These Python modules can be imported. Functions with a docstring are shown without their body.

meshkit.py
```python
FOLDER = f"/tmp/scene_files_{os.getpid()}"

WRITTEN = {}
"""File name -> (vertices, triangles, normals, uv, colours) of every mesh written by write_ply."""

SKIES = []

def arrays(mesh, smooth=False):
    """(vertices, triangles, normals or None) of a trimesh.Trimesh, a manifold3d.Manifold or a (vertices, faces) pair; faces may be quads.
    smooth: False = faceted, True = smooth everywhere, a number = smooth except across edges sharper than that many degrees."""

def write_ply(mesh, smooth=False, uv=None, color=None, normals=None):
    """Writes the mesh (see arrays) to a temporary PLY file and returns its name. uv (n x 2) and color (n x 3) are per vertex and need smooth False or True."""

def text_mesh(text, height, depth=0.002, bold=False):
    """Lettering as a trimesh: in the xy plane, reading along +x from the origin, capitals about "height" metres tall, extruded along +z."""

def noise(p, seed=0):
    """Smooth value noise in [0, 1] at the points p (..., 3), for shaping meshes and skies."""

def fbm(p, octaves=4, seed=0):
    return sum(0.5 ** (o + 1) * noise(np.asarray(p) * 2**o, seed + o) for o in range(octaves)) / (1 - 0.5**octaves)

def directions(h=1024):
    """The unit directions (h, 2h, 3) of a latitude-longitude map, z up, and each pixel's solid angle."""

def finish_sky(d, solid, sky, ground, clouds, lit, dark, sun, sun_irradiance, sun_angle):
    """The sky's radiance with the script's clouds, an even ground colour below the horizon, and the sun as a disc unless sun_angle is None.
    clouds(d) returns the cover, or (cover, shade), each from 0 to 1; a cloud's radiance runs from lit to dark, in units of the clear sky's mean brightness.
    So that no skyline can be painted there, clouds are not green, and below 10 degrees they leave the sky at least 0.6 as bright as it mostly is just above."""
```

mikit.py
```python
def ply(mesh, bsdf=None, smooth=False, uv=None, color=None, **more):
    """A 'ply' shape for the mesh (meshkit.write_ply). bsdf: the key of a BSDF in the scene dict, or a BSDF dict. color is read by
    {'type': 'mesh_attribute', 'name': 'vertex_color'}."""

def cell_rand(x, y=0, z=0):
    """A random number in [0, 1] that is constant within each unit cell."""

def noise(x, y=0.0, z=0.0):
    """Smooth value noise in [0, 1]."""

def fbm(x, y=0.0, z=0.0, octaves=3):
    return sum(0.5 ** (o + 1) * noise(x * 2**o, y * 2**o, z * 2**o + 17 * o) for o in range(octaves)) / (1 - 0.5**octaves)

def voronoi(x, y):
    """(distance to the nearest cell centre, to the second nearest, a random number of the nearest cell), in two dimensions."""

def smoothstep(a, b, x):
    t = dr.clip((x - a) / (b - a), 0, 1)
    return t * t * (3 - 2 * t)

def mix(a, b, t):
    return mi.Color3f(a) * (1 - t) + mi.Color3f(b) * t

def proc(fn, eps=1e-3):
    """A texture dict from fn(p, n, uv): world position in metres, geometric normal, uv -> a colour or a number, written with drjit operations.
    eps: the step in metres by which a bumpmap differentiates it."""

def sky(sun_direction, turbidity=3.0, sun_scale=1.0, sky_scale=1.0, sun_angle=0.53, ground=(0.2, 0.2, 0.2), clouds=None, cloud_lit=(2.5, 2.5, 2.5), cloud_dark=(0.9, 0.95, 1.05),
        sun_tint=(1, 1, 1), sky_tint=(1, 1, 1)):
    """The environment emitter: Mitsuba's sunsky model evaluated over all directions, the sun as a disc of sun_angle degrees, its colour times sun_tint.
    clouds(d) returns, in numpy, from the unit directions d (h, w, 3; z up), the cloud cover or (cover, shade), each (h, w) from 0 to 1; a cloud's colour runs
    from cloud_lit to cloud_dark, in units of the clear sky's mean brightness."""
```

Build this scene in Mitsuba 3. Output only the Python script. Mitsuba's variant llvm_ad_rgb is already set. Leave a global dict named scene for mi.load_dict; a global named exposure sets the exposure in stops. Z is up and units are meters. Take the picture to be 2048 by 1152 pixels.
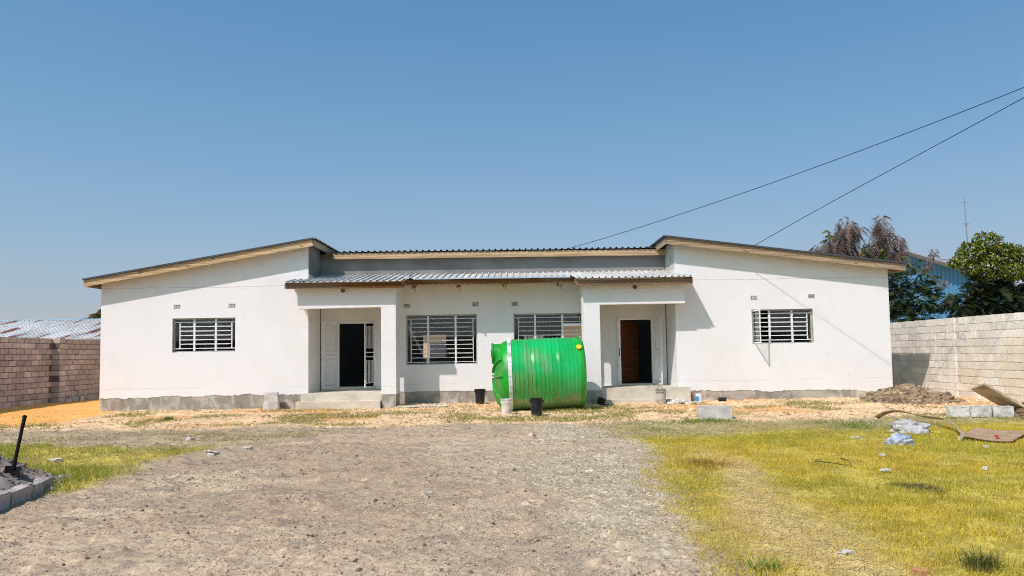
import math, random
import numpy as np, trimesh
import drjit as dr
import mitsuba as mi
import mikit, meshkit
from mikit import proc, fbm, noise, voronoi, smoothstep, mix, cell_rand
from shapely.geometry import Polygon, box as sbox
from shapely.ops import unary_union
from trimesh.creation import extrude_polygon

rng = np.random.default_rng(7)
random.seed(7)
T = mi.ScalarTransform4f
scene, labels = {}, {}

# ------------------------------------------------------------------ camera, sky, exposure
PITCH, ROLL, EYE = math.radians(3.56), 0.015, (0.0, 0.0, 1.6)
fwd = np.array([0, math.cos(PITCH), math.sin(PITCH)])
up0 = np.array([0, -math.sin(PITCH), math.cos(PITCH)])
up = math.sin(ROLL) * np.array([1.0, 0, 0]) + math.cos(ROLL) * up0
scene['camera'] = {'type': 'perspective', 'fov': 2 * math.degrees(math.atan(1024 / 1538)), 'fov_axis': 'x', 'near_clip': 0.05, 'far_clip': 5000.0,
                   'principal_point_offset_y': -35 / 1152,
                   'to_world': T().look_at(origin=list(EYE), target=list(np.array(EYE) + fwd), up=list(up))}
SUN = np.array([-0.87, -1.0, 1.6])
def haze_veil(d):
    el = np.degrees(np.arcsin(np.clip(d[..., 2], -1, 1)))
    uneven = meshkit.fbm(d * np.array([3.0, 3.0, 14.0]), 4, 3) - .5
    return np.clip(np.exp(-np.maximum(el, 0) / 8.5) + .10 * uneven * np.exp(-np.maximum(el, 0) / 25), 0, .93)          # dust haze lying along the whole horizon


scene['sky'] = mikit.sky(SUN, turbidity=6.0, sun_scale=1.06, sky_tint=(.52, .965, 1.14), sun_tint=(.91, .965, 1.23), ground=(0.35, 0.29, 0.21),
                         clouds=haze_veil, cloud_lit=(1.34, 1.27, 1.30), cloud_dark=(1, 1, 1))
exposure = 1.66


# ------------------------------------------------------------------ materials
def rgb(c): return {'type': 'rgb', 'value': list(c)}


def diffuse(name, tex):
    scene[name] = {'type': 'twosided', 'bsdf': {'type': 'diffuse', 'reflectance': tex}}
    return name


def rough(name, tex, roughness=0.6, metallic=0.0, **kw):
    scene[name] = {'type': 'twosided', 'bsdf': {'type': 'principled', 'base_color': tex, 'roughness': roughness, 'metallic': metallic, 'specular': 0.4, **kw}}
    return name


def plaster_fn(p, n, uv):
    c = mix((.81, .81, .805), (.785, .78, .77), smoothstep(.4, .75, fbm(p.x * .7, p.z * .9, p.y * .7, 4)))
    spots = smoothstep(.86, .90, noise(p.x * 15 + p.z * 4, p.z * 15 - p.x * 4, p.y * 9)) * smoothstep(.58, .75, noise(p.x * 1.3, p.z * 1.3, p.y))
    c = mix(c, (.5, .46, .40), spots * .3)
    low = smoothstep(.58, .70, fbm(p.x * 1.7 + 9 + p.z * .6, p.z * 1.3 - p.x * .4, p.y, 5))
    c = mix(c, (.72, .69, .62), low * .18)                      # splashed soil in patches
    w = .012 * (noise(p.x * 3) - .5) + .03 * (noise(p.x * .6 + 7) - .5)
    cr = 1 - smoothstep(.003, .009, dr.abs(p.z - 3.70 - w))       # plaster joint at the ring beam
    cr2 = 1 - smoothstep(.003, .008, dr.abs(p.z - .715 - w))
    cr = cr * smoothstep(.12, .3, noise(p.x * 2.3, 3.3)) + cr2 * .6 * smoothstep(.35, .55, noise(p.x * 1.7, 8.1))
    return mix(c, (.36, .34, .31), dr.clip(cr, 0, 1) * .75)


diffuse('white_plaster', proc(plaster_fn))


def cement_fn(p, n, uv):
    x = p.x + p.y
    a = fbm(x * 1.9 + p.z * .7, p.z * 3.1 - x * .5, 0, 5)
    c = mix((.45, .42, .36), (.30, .28, .24), smoothstep(.34, .66, a))
    w = fbm(x * 6 + p.z * 1.2, p.z * 2.6 - x * 1.3, 4, 5)
    c = mix(c, (.60, .57, .50), smoothstep(.50, .72, w) * .6)
    c = mix(c, (.20, .185, .155), smoothstep(.54, .72, fbm(x * 5 + 8, p.z * 2.2 + x, 7, 5)) * .55)
    return c * (.82 + .36 * noise(x * 45, p.z * 45, p.y * 45))


diffuse('cement', proc(cement_fn))


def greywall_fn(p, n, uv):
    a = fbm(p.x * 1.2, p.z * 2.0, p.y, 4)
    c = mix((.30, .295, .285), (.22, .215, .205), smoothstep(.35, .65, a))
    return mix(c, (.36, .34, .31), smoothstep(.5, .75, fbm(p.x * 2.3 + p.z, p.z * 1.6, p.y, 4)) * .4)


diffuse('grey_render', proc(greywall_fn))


def step_fn(p, n, uv):
    c = mix((.66, .60, .49), (.55, .50, .41), smoothstep(.35, .65, fbm(p.x * 3, p.y * 3, p.z * 3, 3)))
    return c * (.9 + .2 * noise(p.x * 40, p.y * 40, p.z * 40))


diffuse('step_cement', proc(step_fn))
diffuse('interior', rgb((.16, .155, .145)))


def wood_fn(light, dark, ax):
    def fn(p, n, uv):
        l, t = (p.x, p.y * 1.0 + p.z) if ax == 'x' else (p.y, p.x + p.z)
        g = fbm(l * 1.1, t * 34, 0.0, 3)
        c = mix(light, dark, smoothstep(.38, .68, g))
        kd = voronoi(l * 1.15, t * 3.2)
        knot = (1 - smoothstep(.035, .09, kd[0])) * smoothstep(.45, .5, kd[2])
        c = mix(c, (.16, .085, .04), knot * .8)
        return mix(c, (.30, .26, .21), .35 * smoothstep(.5, .72, fbm(l * .5 + 3, t * 2, 1.0, 3)))
    return fn


diffuse('fascia_pale', proc(wood_fn((.62, .44, .27), (.42, .285, .16), 'x')))
diffuse('fascia_grey', proc(wood_fn((.42, .32, .21), (.30, .22, .14), 'x')))
diffuse('fascia_side', proc(wood_fn((.46, .37, .26), (.33, .26, .18), 'y')))
diffuse('fascia_brown', proc(wood_fn((.20, .095, .035), (.095, .045, .018), 'x')))
diffuse('rafter_wood', rgb((.22, .14, .08)))


def zinc_fn(p, n, uv):
    c = mix((.47, .46, .435), (.38, .375, .355), smoothstep(.35, .68, fbm(p.x * 1.6, p.y * 1.1, p.z, 4)))
    return c * (.92 + .16 * noise(p.x * 30, p.y * 8))


rough('zinc', proc(zinc_fn), .65, .0)
rough('roof_dark', rgb((.075, .085, .10)), .5, .25)
rough('steel_grey', rgb((.42, .42, .41)), .5)
rough('steel_white', rgb((.78, .78, .76)), .45)
scene['glass'] = {'type': 'thindielectric', 'int_ior': 1.5}


def door_fn(p, n, uv):
    return mix((.115, .040, .016), (.075, .026, .010), smoothstep(.35, .65, fbm(p.x * 3 + p.y * 3, p.z * 40, 0.0, 3)))


rough('door_wood', proc(door_fn), .35)


def tank_fn(p, n, uv):
    c = mix((.008, .50, .12), (.010, .40, .07), smoothstep(.35, .65, fbm(p.x * 1.3, p.y * 1.3, p.z * 1.3, 3)))
    d = smoothstep(.56, .74, fbm(p.x * 3.1, p.z * 1.2, p.y, 4))
    c = mix(c, (.17, .33, .11), d * .6)
    mud = smoothstep(.50, .62, fbm(p.x * 6, p.z * 9, p.y * 6, 4) + .5 * smoothstep(.55, .12, p.z)) * smoothstep(.70, .35, p.z)
    c = mix(c, (.33, .24, .14), mud * .55)
    return mix(c, (.45, .55, .35), smoothstep(.90, .93, noise(p.x * 26, p.y * 26, p.z * 26)) * .7)


def gloss(name, tex, alpha, ior=1.5):
    scene[name] = {'type': 'twosided', 'bsdf': {'type': 'roughplastic', 'diffuse_reflectance': tex, 'alpha': alpha, 'int_ior': ior, 'nonlinear': False}}


gloss('tank_green', proc(tank_fn), .10, 1.8)


def dome_fn(p, n, uv):
    c = mix((.01, .38, .03), (.02, .29, .03), smoothstep(.35, .65, fbm(p.x * 2.3, p.y * 2.3, p.z * 2.3, 3)))
    return mix(c, (.16, .30, .08), smoothstep(.55, .72, fbm(p.x * 1.2, p.z * 2.4, p.y * 5, 3)) * .6)


gloss('tank_end', proc(dome_fn), .16)
rough('tank_band', proc(lambda p, n, uv: mix((.68, .70, .66), (.35, .42, .34), smoothstep(.5, .72, fbm(p.x * 4, p.y * 7, p.z * 7, 3)))), .5)
rough('plug_yellow', rgb((.75, .55, .02)), .4)
rough('plug_orange', rgb((.45, .17, .05)), .5)
rough('black_plastic', proc(lambda p, n, uv: mix((.012, .013, .016), (.035, .035, .035), smoothstep(.5, .8, fbm(p.x * 9, p.y * 9, p.z * 9, 3)))), .42)
rough('white_plastic', proc(lambda p, n, uv: mix((.72, .68, .60), (.55, .47, .37), smoothstep(.5, .75, fbm(p.x * 6, p.y * 6, p.z * 6, 3)))), .45)
rough('dirty_plastic', proc(lambda p, n, uv: mix((.50, .48, .42), (.30, .28, .24), smoothstep(.4, .7, fbm(p.x * 9, p.y * 9, p.z * 6, 3)))), .55)
rough('tin_paint', rgb((.74, .77, .82)), .35)
rough('tin_label', rgb((.06, .26, .52)), .35)
diffuse('slab_white', proc(lambda p, n, uv: mix((.66, .64, .58), (.5, .48, .43), smoothstep(.4, .7, fbm(p.x * 5, p.y * 5, p.z * 5, 3)))))


def concrete_fn(p, n, uv):
    c = mix((.62, .60, .56), (.47, .45, .42), smoothstep(.35, .65, fbm(p.x * 5, p.y * 5, p.z * 5, 4)))
    return c * (.82 + .36 * noise(p.x * 70, p.y * 70, p.z * 70))


diffuse('concrete', proc(concrete_fn))


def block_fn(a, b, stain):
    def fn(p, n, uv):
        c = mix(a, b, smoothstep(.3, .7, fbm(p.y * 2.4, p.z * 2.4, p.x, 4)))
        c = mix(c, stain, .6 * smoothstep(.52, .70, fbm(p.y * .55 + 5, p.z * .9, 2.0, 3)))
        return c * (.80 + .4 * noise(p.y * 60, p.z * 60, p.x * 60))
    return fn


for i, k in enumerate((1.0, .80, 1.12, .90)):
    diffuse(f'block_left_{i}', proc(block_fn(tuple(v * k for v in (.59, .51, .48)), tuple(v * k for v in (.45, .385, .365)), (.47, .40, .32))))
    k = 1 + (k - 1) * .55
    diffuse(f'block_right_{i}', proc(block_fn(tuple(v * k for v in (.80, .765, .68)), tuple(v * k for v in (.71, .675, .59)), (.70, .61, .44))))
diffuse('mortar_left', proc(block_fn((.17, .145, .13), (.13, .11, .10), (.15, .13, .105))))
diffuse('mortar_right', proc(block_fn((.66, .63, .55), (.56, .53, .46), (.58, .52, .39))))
for k, v in dict(far_trunk=(.16, .12, .09), black_steel=(.02, .02, .02), wire_black=(.015, .016, .02), card_red=(.40, .07, .06), stone_pale=(.60, .55, .47), brick_orange=(.52, .27, .13),
                 beige_wall=(.62, .50, .36), litter_white=(.66, .65, .61), mast_grey=(.22, .23, .26)).items():
    diffuse(k, rgb(v))
diffuse('cardboard', proc(lambda p, n, uv: mix((.45, .31, .20), (.37, .255, .165), smoothstep(.35, .7, fbm(p.x * 6, p.y * 6, 0, 3)))))
diffuse('board_tan', proc(lambda p, n, uv: mix((.52, .42, .28), (.36, .28, .18), smoothstep(.4, .7, fbm(p.x * 7, p.y * 7, p.z * 7, 3)))))
diffuse('sack_paper', proc(lambda p, n, uv: mix((.50, .49, .48), (.28, .27, .26), smoothstep(.45, .7, fbm(p.x * 8, p.y * 8, p.z * 8, 3)))))
rough('bag_plastic', proc(lambda p, n, uv: mix((.46, .50, .56), (.24, .29, .46), smoothstep(.45, .65, fbm(p.x * 5 + 3, p.y * 5, p.z * 5, 2)))), .3)
rough('blue_sheet', proc(lambda p, n, uv: mix((.10, .29, .48), (.08, .25, .43), smoothstep(.4, .6, fbm(p.x * .5, p.z * .4, 0, 3)))), .5)
rough('grey_sheet', rgb((.42, .44, .48)), .55, .2)


def rusty_fn(k):
    def fn(p, n, uv):
        c = mix((.70, .68, .65), (.54, .525, .50), smoothstep(.35, .65, fbm(p.x * .8, p.y * .5, 0, 4)))
        r = smoothstep(.50 + k, .60 + k, fbm(p.x * 1.6 + 4, p.y * .35, 0, 4))
        return mix(c, mix((.22, .07, .045), (.32, .15, .09), noise(p.x * 7, p.y * 2)), r)
    return fn


rough('old_zinc', proc(rusty_fn(.12)), .65, .0)
rough('old_zinc_rust', proc(rusty_fn(-.04)), .7, .0)
rough('old_zinc_blue', rgb((.35, .50, .62)), .5, .2)
for nm, dt in (('foliage', .7), ('grass', .6)):
    scene[nm] = {'type': 'principledthin', 'base_color': {'type': 'mesh_attribute', 'name': 'vertex_color'}, 'roughness': .55, 'diff_trans': dt, 'eta': 1.3}
diffuse('vcol', {'type': 'mesh_attribute', 'name': 'vertex_color'})


# ------------------------------------------------------------------ helpers
def numbered(name):
    if name not in scene and name not in labels and not any(k.startswith(name + '__') for k in scene):
        return name
    i = 1
    while True:
        k = f'{name}_{i:03d}'
        if k not in scene and k not in labels and not any(q.startswith(k + '__') for q in scene):
            return k
        i += 1


def ent(name, mesh, mat, smooth=False, parent=None, color=None, **props):
    key = numbered((parent + '__' if parent else '') + name)
    scene[key] = mikit.ply(mesh, mat, smooth=smooth, color=color)
    if props:
        labels[key] = props
    return key


def thing(name, label, category, group=None):
    key = numbered(name)
    labels[key] = {'label': label, 'category': category}
    if group:
        labels[key]['group'] = group
    return key


BOXF = np.array([[0, 2, 1], [0, 3, 2], [4, 5, 6], [4, 6, 7], [0, 1, 5], [0, 5, 4], [1, 2, 6], [1, 6, 5], [2, 3, 7], [2, 7, 6], [3, 0, 4], [3, 4, 7]])


class MB:
    def __init__(s): s.v, s.f, s.n = [], [], 0

    def add(s, v, f):
        v = np.asarray(v, float); f = np.asarray(f, int)
        if f.shape[1] == 4:
            f = np.vstack([f[:, [0, 1, 2]], f[:, [0, 2, 3]]])
        s.v.append(v); s.f.append(f + s.n); s.n += len(v)
        return s

    def tm(s, m): return s.add(m.vertices, m.faces)

    def box(s, x0, x1, y0, y1, z0, z1):
        return s.add([[x0, y0, z0], [x1, y0, z0], [x1, y1, z0], [x0, y1, z0], [x0, y0, z1], [x1, y0, z1], [x1, y1, z1], [x0, y1, z1]], BOXF)

    def beam(s, p, q, w, h, upv=(0, 0, 1)):
        p, q = np.asarray(p, float), np.asarray(q, float)
        d = (q - p) / np.linalg.norm(q - p)
        a = np.cross(d, upv); a /= np.linalg.norm(a); b = np.cross(a, d)
        c = [p - a * w / 2 - b * h / 2, p + a * w / 2 - b * h / 2, p + a * w / 2 + b * h / 2, p - a * w / 2 + b * h / 2]
        return s.add(np.array(c + [x + (q - p) for x in c]), BOXF[:, ::-1])

    def tube(s, pts, r, sides=8):
        p = np.asarray(pts, float)
        t = np.gradient(p, axis=0); t /= np.linalg.norm(t, axis=1, keepdims=True)
        ref = np.eye(3)[np.argmin(np.abs(t).max(axis=0))]
        a = np.cross(t, ref); a /= np.linalg.norm(a, axis=1, keepdims=True); b = np.cross(t, a)
        ang = np.arange(sides) * 2 * np.pi / sides
        r = np.broadcast_to(r, (len(p),))
        v = p[:, None] + r[:, None, None] * (np.cos(ang)[None, :, None] * a[:, None] + np.sin(ang)[None, :, None] * b[:, None])
        f = [[i * sides + j, i * sides + (j + 1) % sides, (i + 1) * sides + (j + 1) % sides, (i + 1) * sides + j] for i in range(len(p) - 1) for j in range(sides)]
        s.add(v.reshape(-1, 3), np.array(f))
        for k, o in ((0, 1), (len(p) - 1, -1)):
            ring = v[k]; s.add(np.vstack([ring, p[k]]), [[sides, (j + 1) % sides, j][::o] for j in range(sides)])
        return s

    def mesh(s): return (np.vstack(s.v), np.vstack(s.f))


def panel(poly, y0, y1):
    """An upright slab: outline in x,z, from y0 to y1."""
    v, f = [], []
    n = 0
    for g in getattr(poly, 'geoms', [poly]):
        m = extrude_polygon(g, y1 - y0, engine='earcut')
        p = np.array(m.vertices)
        v.append(np.stack([p[:, 0], y1 - p[:, 2], p[:, 1]], 1)); f.append(np.array(m.faces) + n); n += len(p)
    return np.vstack(v), np.vstack(f)


def ragged(x0, x1, z, amp, seed, step=.04):
    xs = np.arange(x0, x1 + step / 2, step); xs[-1] = x1
    q = np.stack([xs * 1.0, xs * 0, xs * 0], 1)
    zz = z(xs) + amp * (meshkit.fbm(q * 1.3, 3, seed) - .5) * 2 + amp * .7 * (meshkit.noise(q * 14, seed + 5) - .5)
    return list(zip(xs, zz))


def hexa(outline_bottom, top): return Polygon(list(outline_bottom) + list(top))


def rib_sheet(o, u, v, n, nribs, L, pitch=.19, h=.044, bump=None):
    o, u, v, n = (np.asarray(a, float) for a in (o, u, v, n))
    prof = []
    for k in range(nribs):
        prof += [(k * pitch, 0), (k * pitch + .06, 0), (k * pitch + .078, h), (k * pitch + .112, h), (k * pitch + .13, 0)]
    prof.append((nribs * pitch + .012, 0.002))
    m = len(prof)
    V = [o + u * a + n * b + v * (L * t) for t in (0, .5, 1) for a, b in prof]
    F = [[r * m + i, r * m + i + 1, (r + 1) * m + i + 1, (r + 1) * m + i] for r in (0, 1) for i in range(m - 1)]
    return np.array(V), np.array(F)


ICO = trimesh.creation.icosphere(subdivisions=0)
ICO1 = trimesh.creation.icosphere(subdivisions=1)


def stones(P, size, flat=.7, seed=1, base=ICO):
    r = np.random.default_rng(seed)
    n, k = len(P), len(base.vertices)
    bv = np.array(base.vertices)[None] * (1 + .5 * (r.random((n, k, 1)) - .5))
    sc = size[:, None] * np.stack([.7 + .6 * r.random(n), .7 + .6 * r.random(n), flat * (.7 + .5 * r.random(n))], 1)
    bv = bv * sc[:, None, :]
    a = r.random(n) * 2 * np.pi
    c, s_ = np.cos(a)[:, None], np.sin(a)[:, None]
    V = np.stack([bv[..., 0] * c - bv[..., 1] * s_, bv[..., 0] * s_ + bv[..., 1] * c, bv[..., 2]], -1) + P[:, None, :]
    F = np.array(base.faces)[None] + (np.arange(n) * k)[:, None, None]
    return V.reshape(-1, 3), F.reshape(-1, 3), k


def blades(P, h, w, col, seed=1, lean=.6):
    r = np.random.default_rng(seed)
    n = len(P)
    a = r.random(n) * 2 * np.pi; b = r.random(n) * 2 * np.pi
    d = np.stack([np.cos(a), np.sin(a), np.zeros(n)], 1) * (w / 2)[:, None]
    ln = np.stack([np.cos(b), np.sin(b), np.zeros(n)], 1) * (h * lean * (.3 + r.random(n)))[:, None]
    tip = P + ln + np.array([0, 0, 1]) * h[:, None]
    V = np.stack([P - d, P + d, tip], 1).reshape(-1, 3)
    F = np.arange(3 * n).reshape(-1, 3)
    return (V, F), np.repeat(col, 3, axis=0)


# ------------------------------------------------------------------ ground
def wob(x, y, M):
    return .5 * M.sin(1.3 * x + .7 * y) + .3 * M.sin(3.1 * x - 1.7 * y + 1.0) + .18 * M.sin(7.3 * x + 5.1 * y) + .1 * M.sin(17.0 * x - 13.0 * y)


def sst(a, b, x, M):
    t = (x - a) / (b - a)
    t = M.clip(t, 0.0, 1.0)
    return t * t * (3 - 2 * t)


def zones(x, y, M):
    w = wob(x, y, M)
    e = 1.6 + .082 * (y - 5.4) + .45 * M.exp(-((y - 13.6) / 1.0) * ((y - 13.6) / 1.0) * .5) * 0
    top = 14.6 + .22 * M.clip(x - 3.0, 0.0, 9.0)
    lawn = sst(-.36, .36, x - e + .34 * w, M) * (1 - sst(-.5, .5, y - top + .5 * w, M))
    dry = sst(-.5, .8, x - 1.9 + .7 * w, M) * sst(-.6, .4, y - top + .5 * w, M) * (1 - sst(16.6, 17.6, y + .7 * w, M))
    sand = sst(16.9, 17.7, y + .55 * w, M)
    band = (x - e - .80 + .30 * w) / (.34 + .16 * sst(8.5, 6.0, y, M))
    straw = lawn * M.exp(-band * band) * (1 - sst(11.0, 13.5, y + .5 * w, M))
    lg = sst(.3, -.3, x + 5.45 + .35 * w, M) * sst(9.0, 9.7, y + .3 * w, M) * (1 - sst(13.6, 14.6, y + .7 * w, M))
    lb = sst(.6, -.6, x + 4.6 + .8 * w + .25 * (15 - y), M) * sst(13.4, 14.4, y + .7 * w, M) * (1 - sand)
    orange = sst(.5, -.6, x + 11.3 + .5 * w, M) * sst(17.6, 19.0, y + .5 * w, M)
    gravel = sst(-1.6, .8, x + .4 * w, M) * (1 - lawn) * (1 - sand)
    return dict(lawn=lawn, dry=dry, sand=sand, straw=straw, lg=lg, lb=lb, orange=orange, gravel=gravel)


def ground_fn(p, n, uv):
    x, y = p.x, p.y
    Z = zones(x, y, dr)
    a = fbm(x * .45, y * .6, 0, 4); g = noise(x * 38, y * 38); f2 = fbm(x * 5, y * 5, 0, 3)
    c = mix((.425, .32, .215), (.50, .38, .255), smoothstep(.38, .62, a))
    c = mix(c, (.57, .45, .305), smoothstep(.55, .72, fbm(x * .9 + 3, y * 2.1, 0, 4)) * .6)
    c = mix(c, (.25, .20, .155), smoothstep(.54, .70, f2) * .5)
    cl = voronoi(x * 46, y * 46)
    crumb = smoothstep(.42, .60, fbm(x * 1.3, y * 1.3, 11, 3))
    c = mix(c, (.19, .145, .11), (1 - smoothstep(.14, .30, cl[0])) * smoothstep(.66, .74, cl[2]) * (.25 + .6 * crumb))
    c = mix(c, (.60, .50, .38), (1 - smoothstep(.14, .30, cl[0])) * (1 - smoothstep(.12, .2, cl[2])) * .5)
    gv = mix((.49, .40, .27), (.39, .32, .215), smoothstep(.4, .6, f2))
    gv = mix(gv, (.62, .56, .43), smoothstep(.66, .75, noise(x * 30, y * 30, 3)))
    c = mix(c, gv, Z['gravel'] * smoothstep(.3, .6, fbm(x * .8, y * .8, 5, 3)) * .9)
    br = mix((.46, .36, .225), (.33, .255, .16), smoothstep(.4, .6, f2))
    c = mix(c, br, Z['lb'])
    dry = mix((.45, .375, .19), (.33, .28, .15), smoothstep(.4, .62, f2))
    c = mix(c, dry, Z['dry'])
    sd = mix((.80, .56, .325), (.68, .475, .275), smoothstep(.35, .65, fbm(x * 1.7, y * 2.6, 1, 4)))
    sd = mix(sd, (.68, .36, .13), smoothstep(.55, .68, fbm(x * .45 + 2, y * 1.0, 9, 3)) * .8)
    sd = mix(sd, (.36, .27, .15), smoothstep(.56, .70, fbm(x * 3.4, y * 4.5, 2, 3)) * .6)
    c = mix(c, sd, Z['sand'])
    og = mix((.86, .44, .135), (.78, .395, .125), smoothstep(.35, .65, fbm(x * .9, y * 2.8, 4, 4)))
    c = mix(c, og, Z['orange'])
    lw = mix((.52, .42, .085), (.38, .30, .06), smoothstep(.4, .62, f2))
    c = mix(c, lw, dr.maximum(Z['lawn'], Z['lg']) * .95)
    st = mix((.62, .47, .20), (.50, .37, .16), smoothstep(.4, .6, fbm(x * 6, y * 3, 2, 3)))
    c = mix(c, st, Z['straw'])
    bx, by = x - 4.60, (y - 8.85) * .8
    burn = (1 - smoothstep(.12, .42, dr.sqrt(bx * bx + by * by) + .35 * (fbm(x * 4, y * 4, 7, 3) - .5)))
    c = mix(c, (.035, .03, .027), burn * .85)
    return c * (.72 + .38 * g + .18 * noise(x * 90, y * 90))


diffuse('ground_soil', proc(ground_fn))


def hz(x, y):
    x, y = np.asarray(x, float), np.asarray(y, float)
    x, y = np.broadcast_arrays(x, y)
    ss = lambda a, b, t: sst(a, b, t, np)
    h = .07 * ss(15, 21, y) + .07 * ss(1, 7, x) * ss(17, 21, y) + .06 * ss(21.4, 22.8, y) * ss(-4.0, -3.0, x) * (1 - ss(3, 4, x))
    h = h + .06 * ss(-10, -14, x) * ss(20, 26, y)
    return h


def hfine(x, y):
    near = (y > 3) & (y < 31) & (np.abs(x) < 18)
    q = np.stack([x, y, 0 * x], -1)
    Z = zones(x, y, np)
    big = .05 * (meshkit.fbm(q * .5, 3, 3) - .5)
    mid = (meshkit.fbm(q * 2.6, 3, 5) - .5)
    small = (meshkit.fbm(q * 11, 2, 8) - .5)
    fine = (meshkit.noise(q * 24, 12) - .5)
    rough_ = .012 + .045 * Z['sand'] * (1 - Z['orange']) + .03 * Z['lb'] + .02 * Z['lg']
    tracks = .012 * np.sin(8.0 * (x * .35 + y) + 2.2 * np.sin(.4 * x)) * (1 - Z['sand']) * (1 - Z['lawn']) * (meshkit.fbm(q * .7, 2, 17))
    clod = np.maximum(meshkit.fbm(q * 8.0, 3, 21) - .60, 0) * .16 * (1 - Z['lawn']) * (1 - Z['orange'])
    d = big + mid * rough_ + small * .020 + fine * .016 + tracks + clod
    return np.where(near, d, 0.0)


def ground_z(x, y): return hz(x, y) + hfine(np.asarray(x, float), np.asarray(y, float))


xs = np.concatenate([[-900, -400, -150, -70, -40, -28, -22], np.arange(-18, -9, .07), np.arange(-9, 9, .032), np.arange(9, 18, .07), [18, 22, 28, 40, 70, 150, 400, 900]])
ys = np.concatenate([[-300, -100, -40, -15, -5, 0, 2, 3.4, 4.2], np.arange(4.6, 9, .024), np.arange(9, 15, .04), np.arange(15, 24.6, .065), np.arange(24.6, 31, .2), [31, 33, 36, 42, 55, 80, 130, 250, 500, 1000, 2000]])
X, Y = np.meshgrid(xs, ys)
ZZ = ground_z(X.ravel(), Y.ravel())
nx, ny = len(xs), len(ys)
ii, jj = np.meshgrid(np.arange(ny - 1), np.arange(nx - 1), indexing='ij')
q = (ii * nx + jj).ravel()
ent('ground', (np.stack([X.ravel(), Y.ravel(), ZZ], 1), np.stack([q, q + 1, q + nx + 1, q + nx], 1)), 'ground_soil', smooth=True,
    label='grey brown dirt yard with sandy strip by the house', category='ground', kind='structure')


def scatter(n, x0, x1, y0, y1, keep, seed):
    r = np.random.default_rng(seed)
    x, y = r.uniform(x0, x1, n), r.uniform(y0, y1, n)
    vis = np.abs(x) < .80 * y + 1.0
    x, y = x[vis], y[vis]
    k = r.random(len(x)) < keep(x, y)
    x, y = x[k], y[k]
    return np.stack([x, y, ground_z(x, y)], 1)


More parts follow.
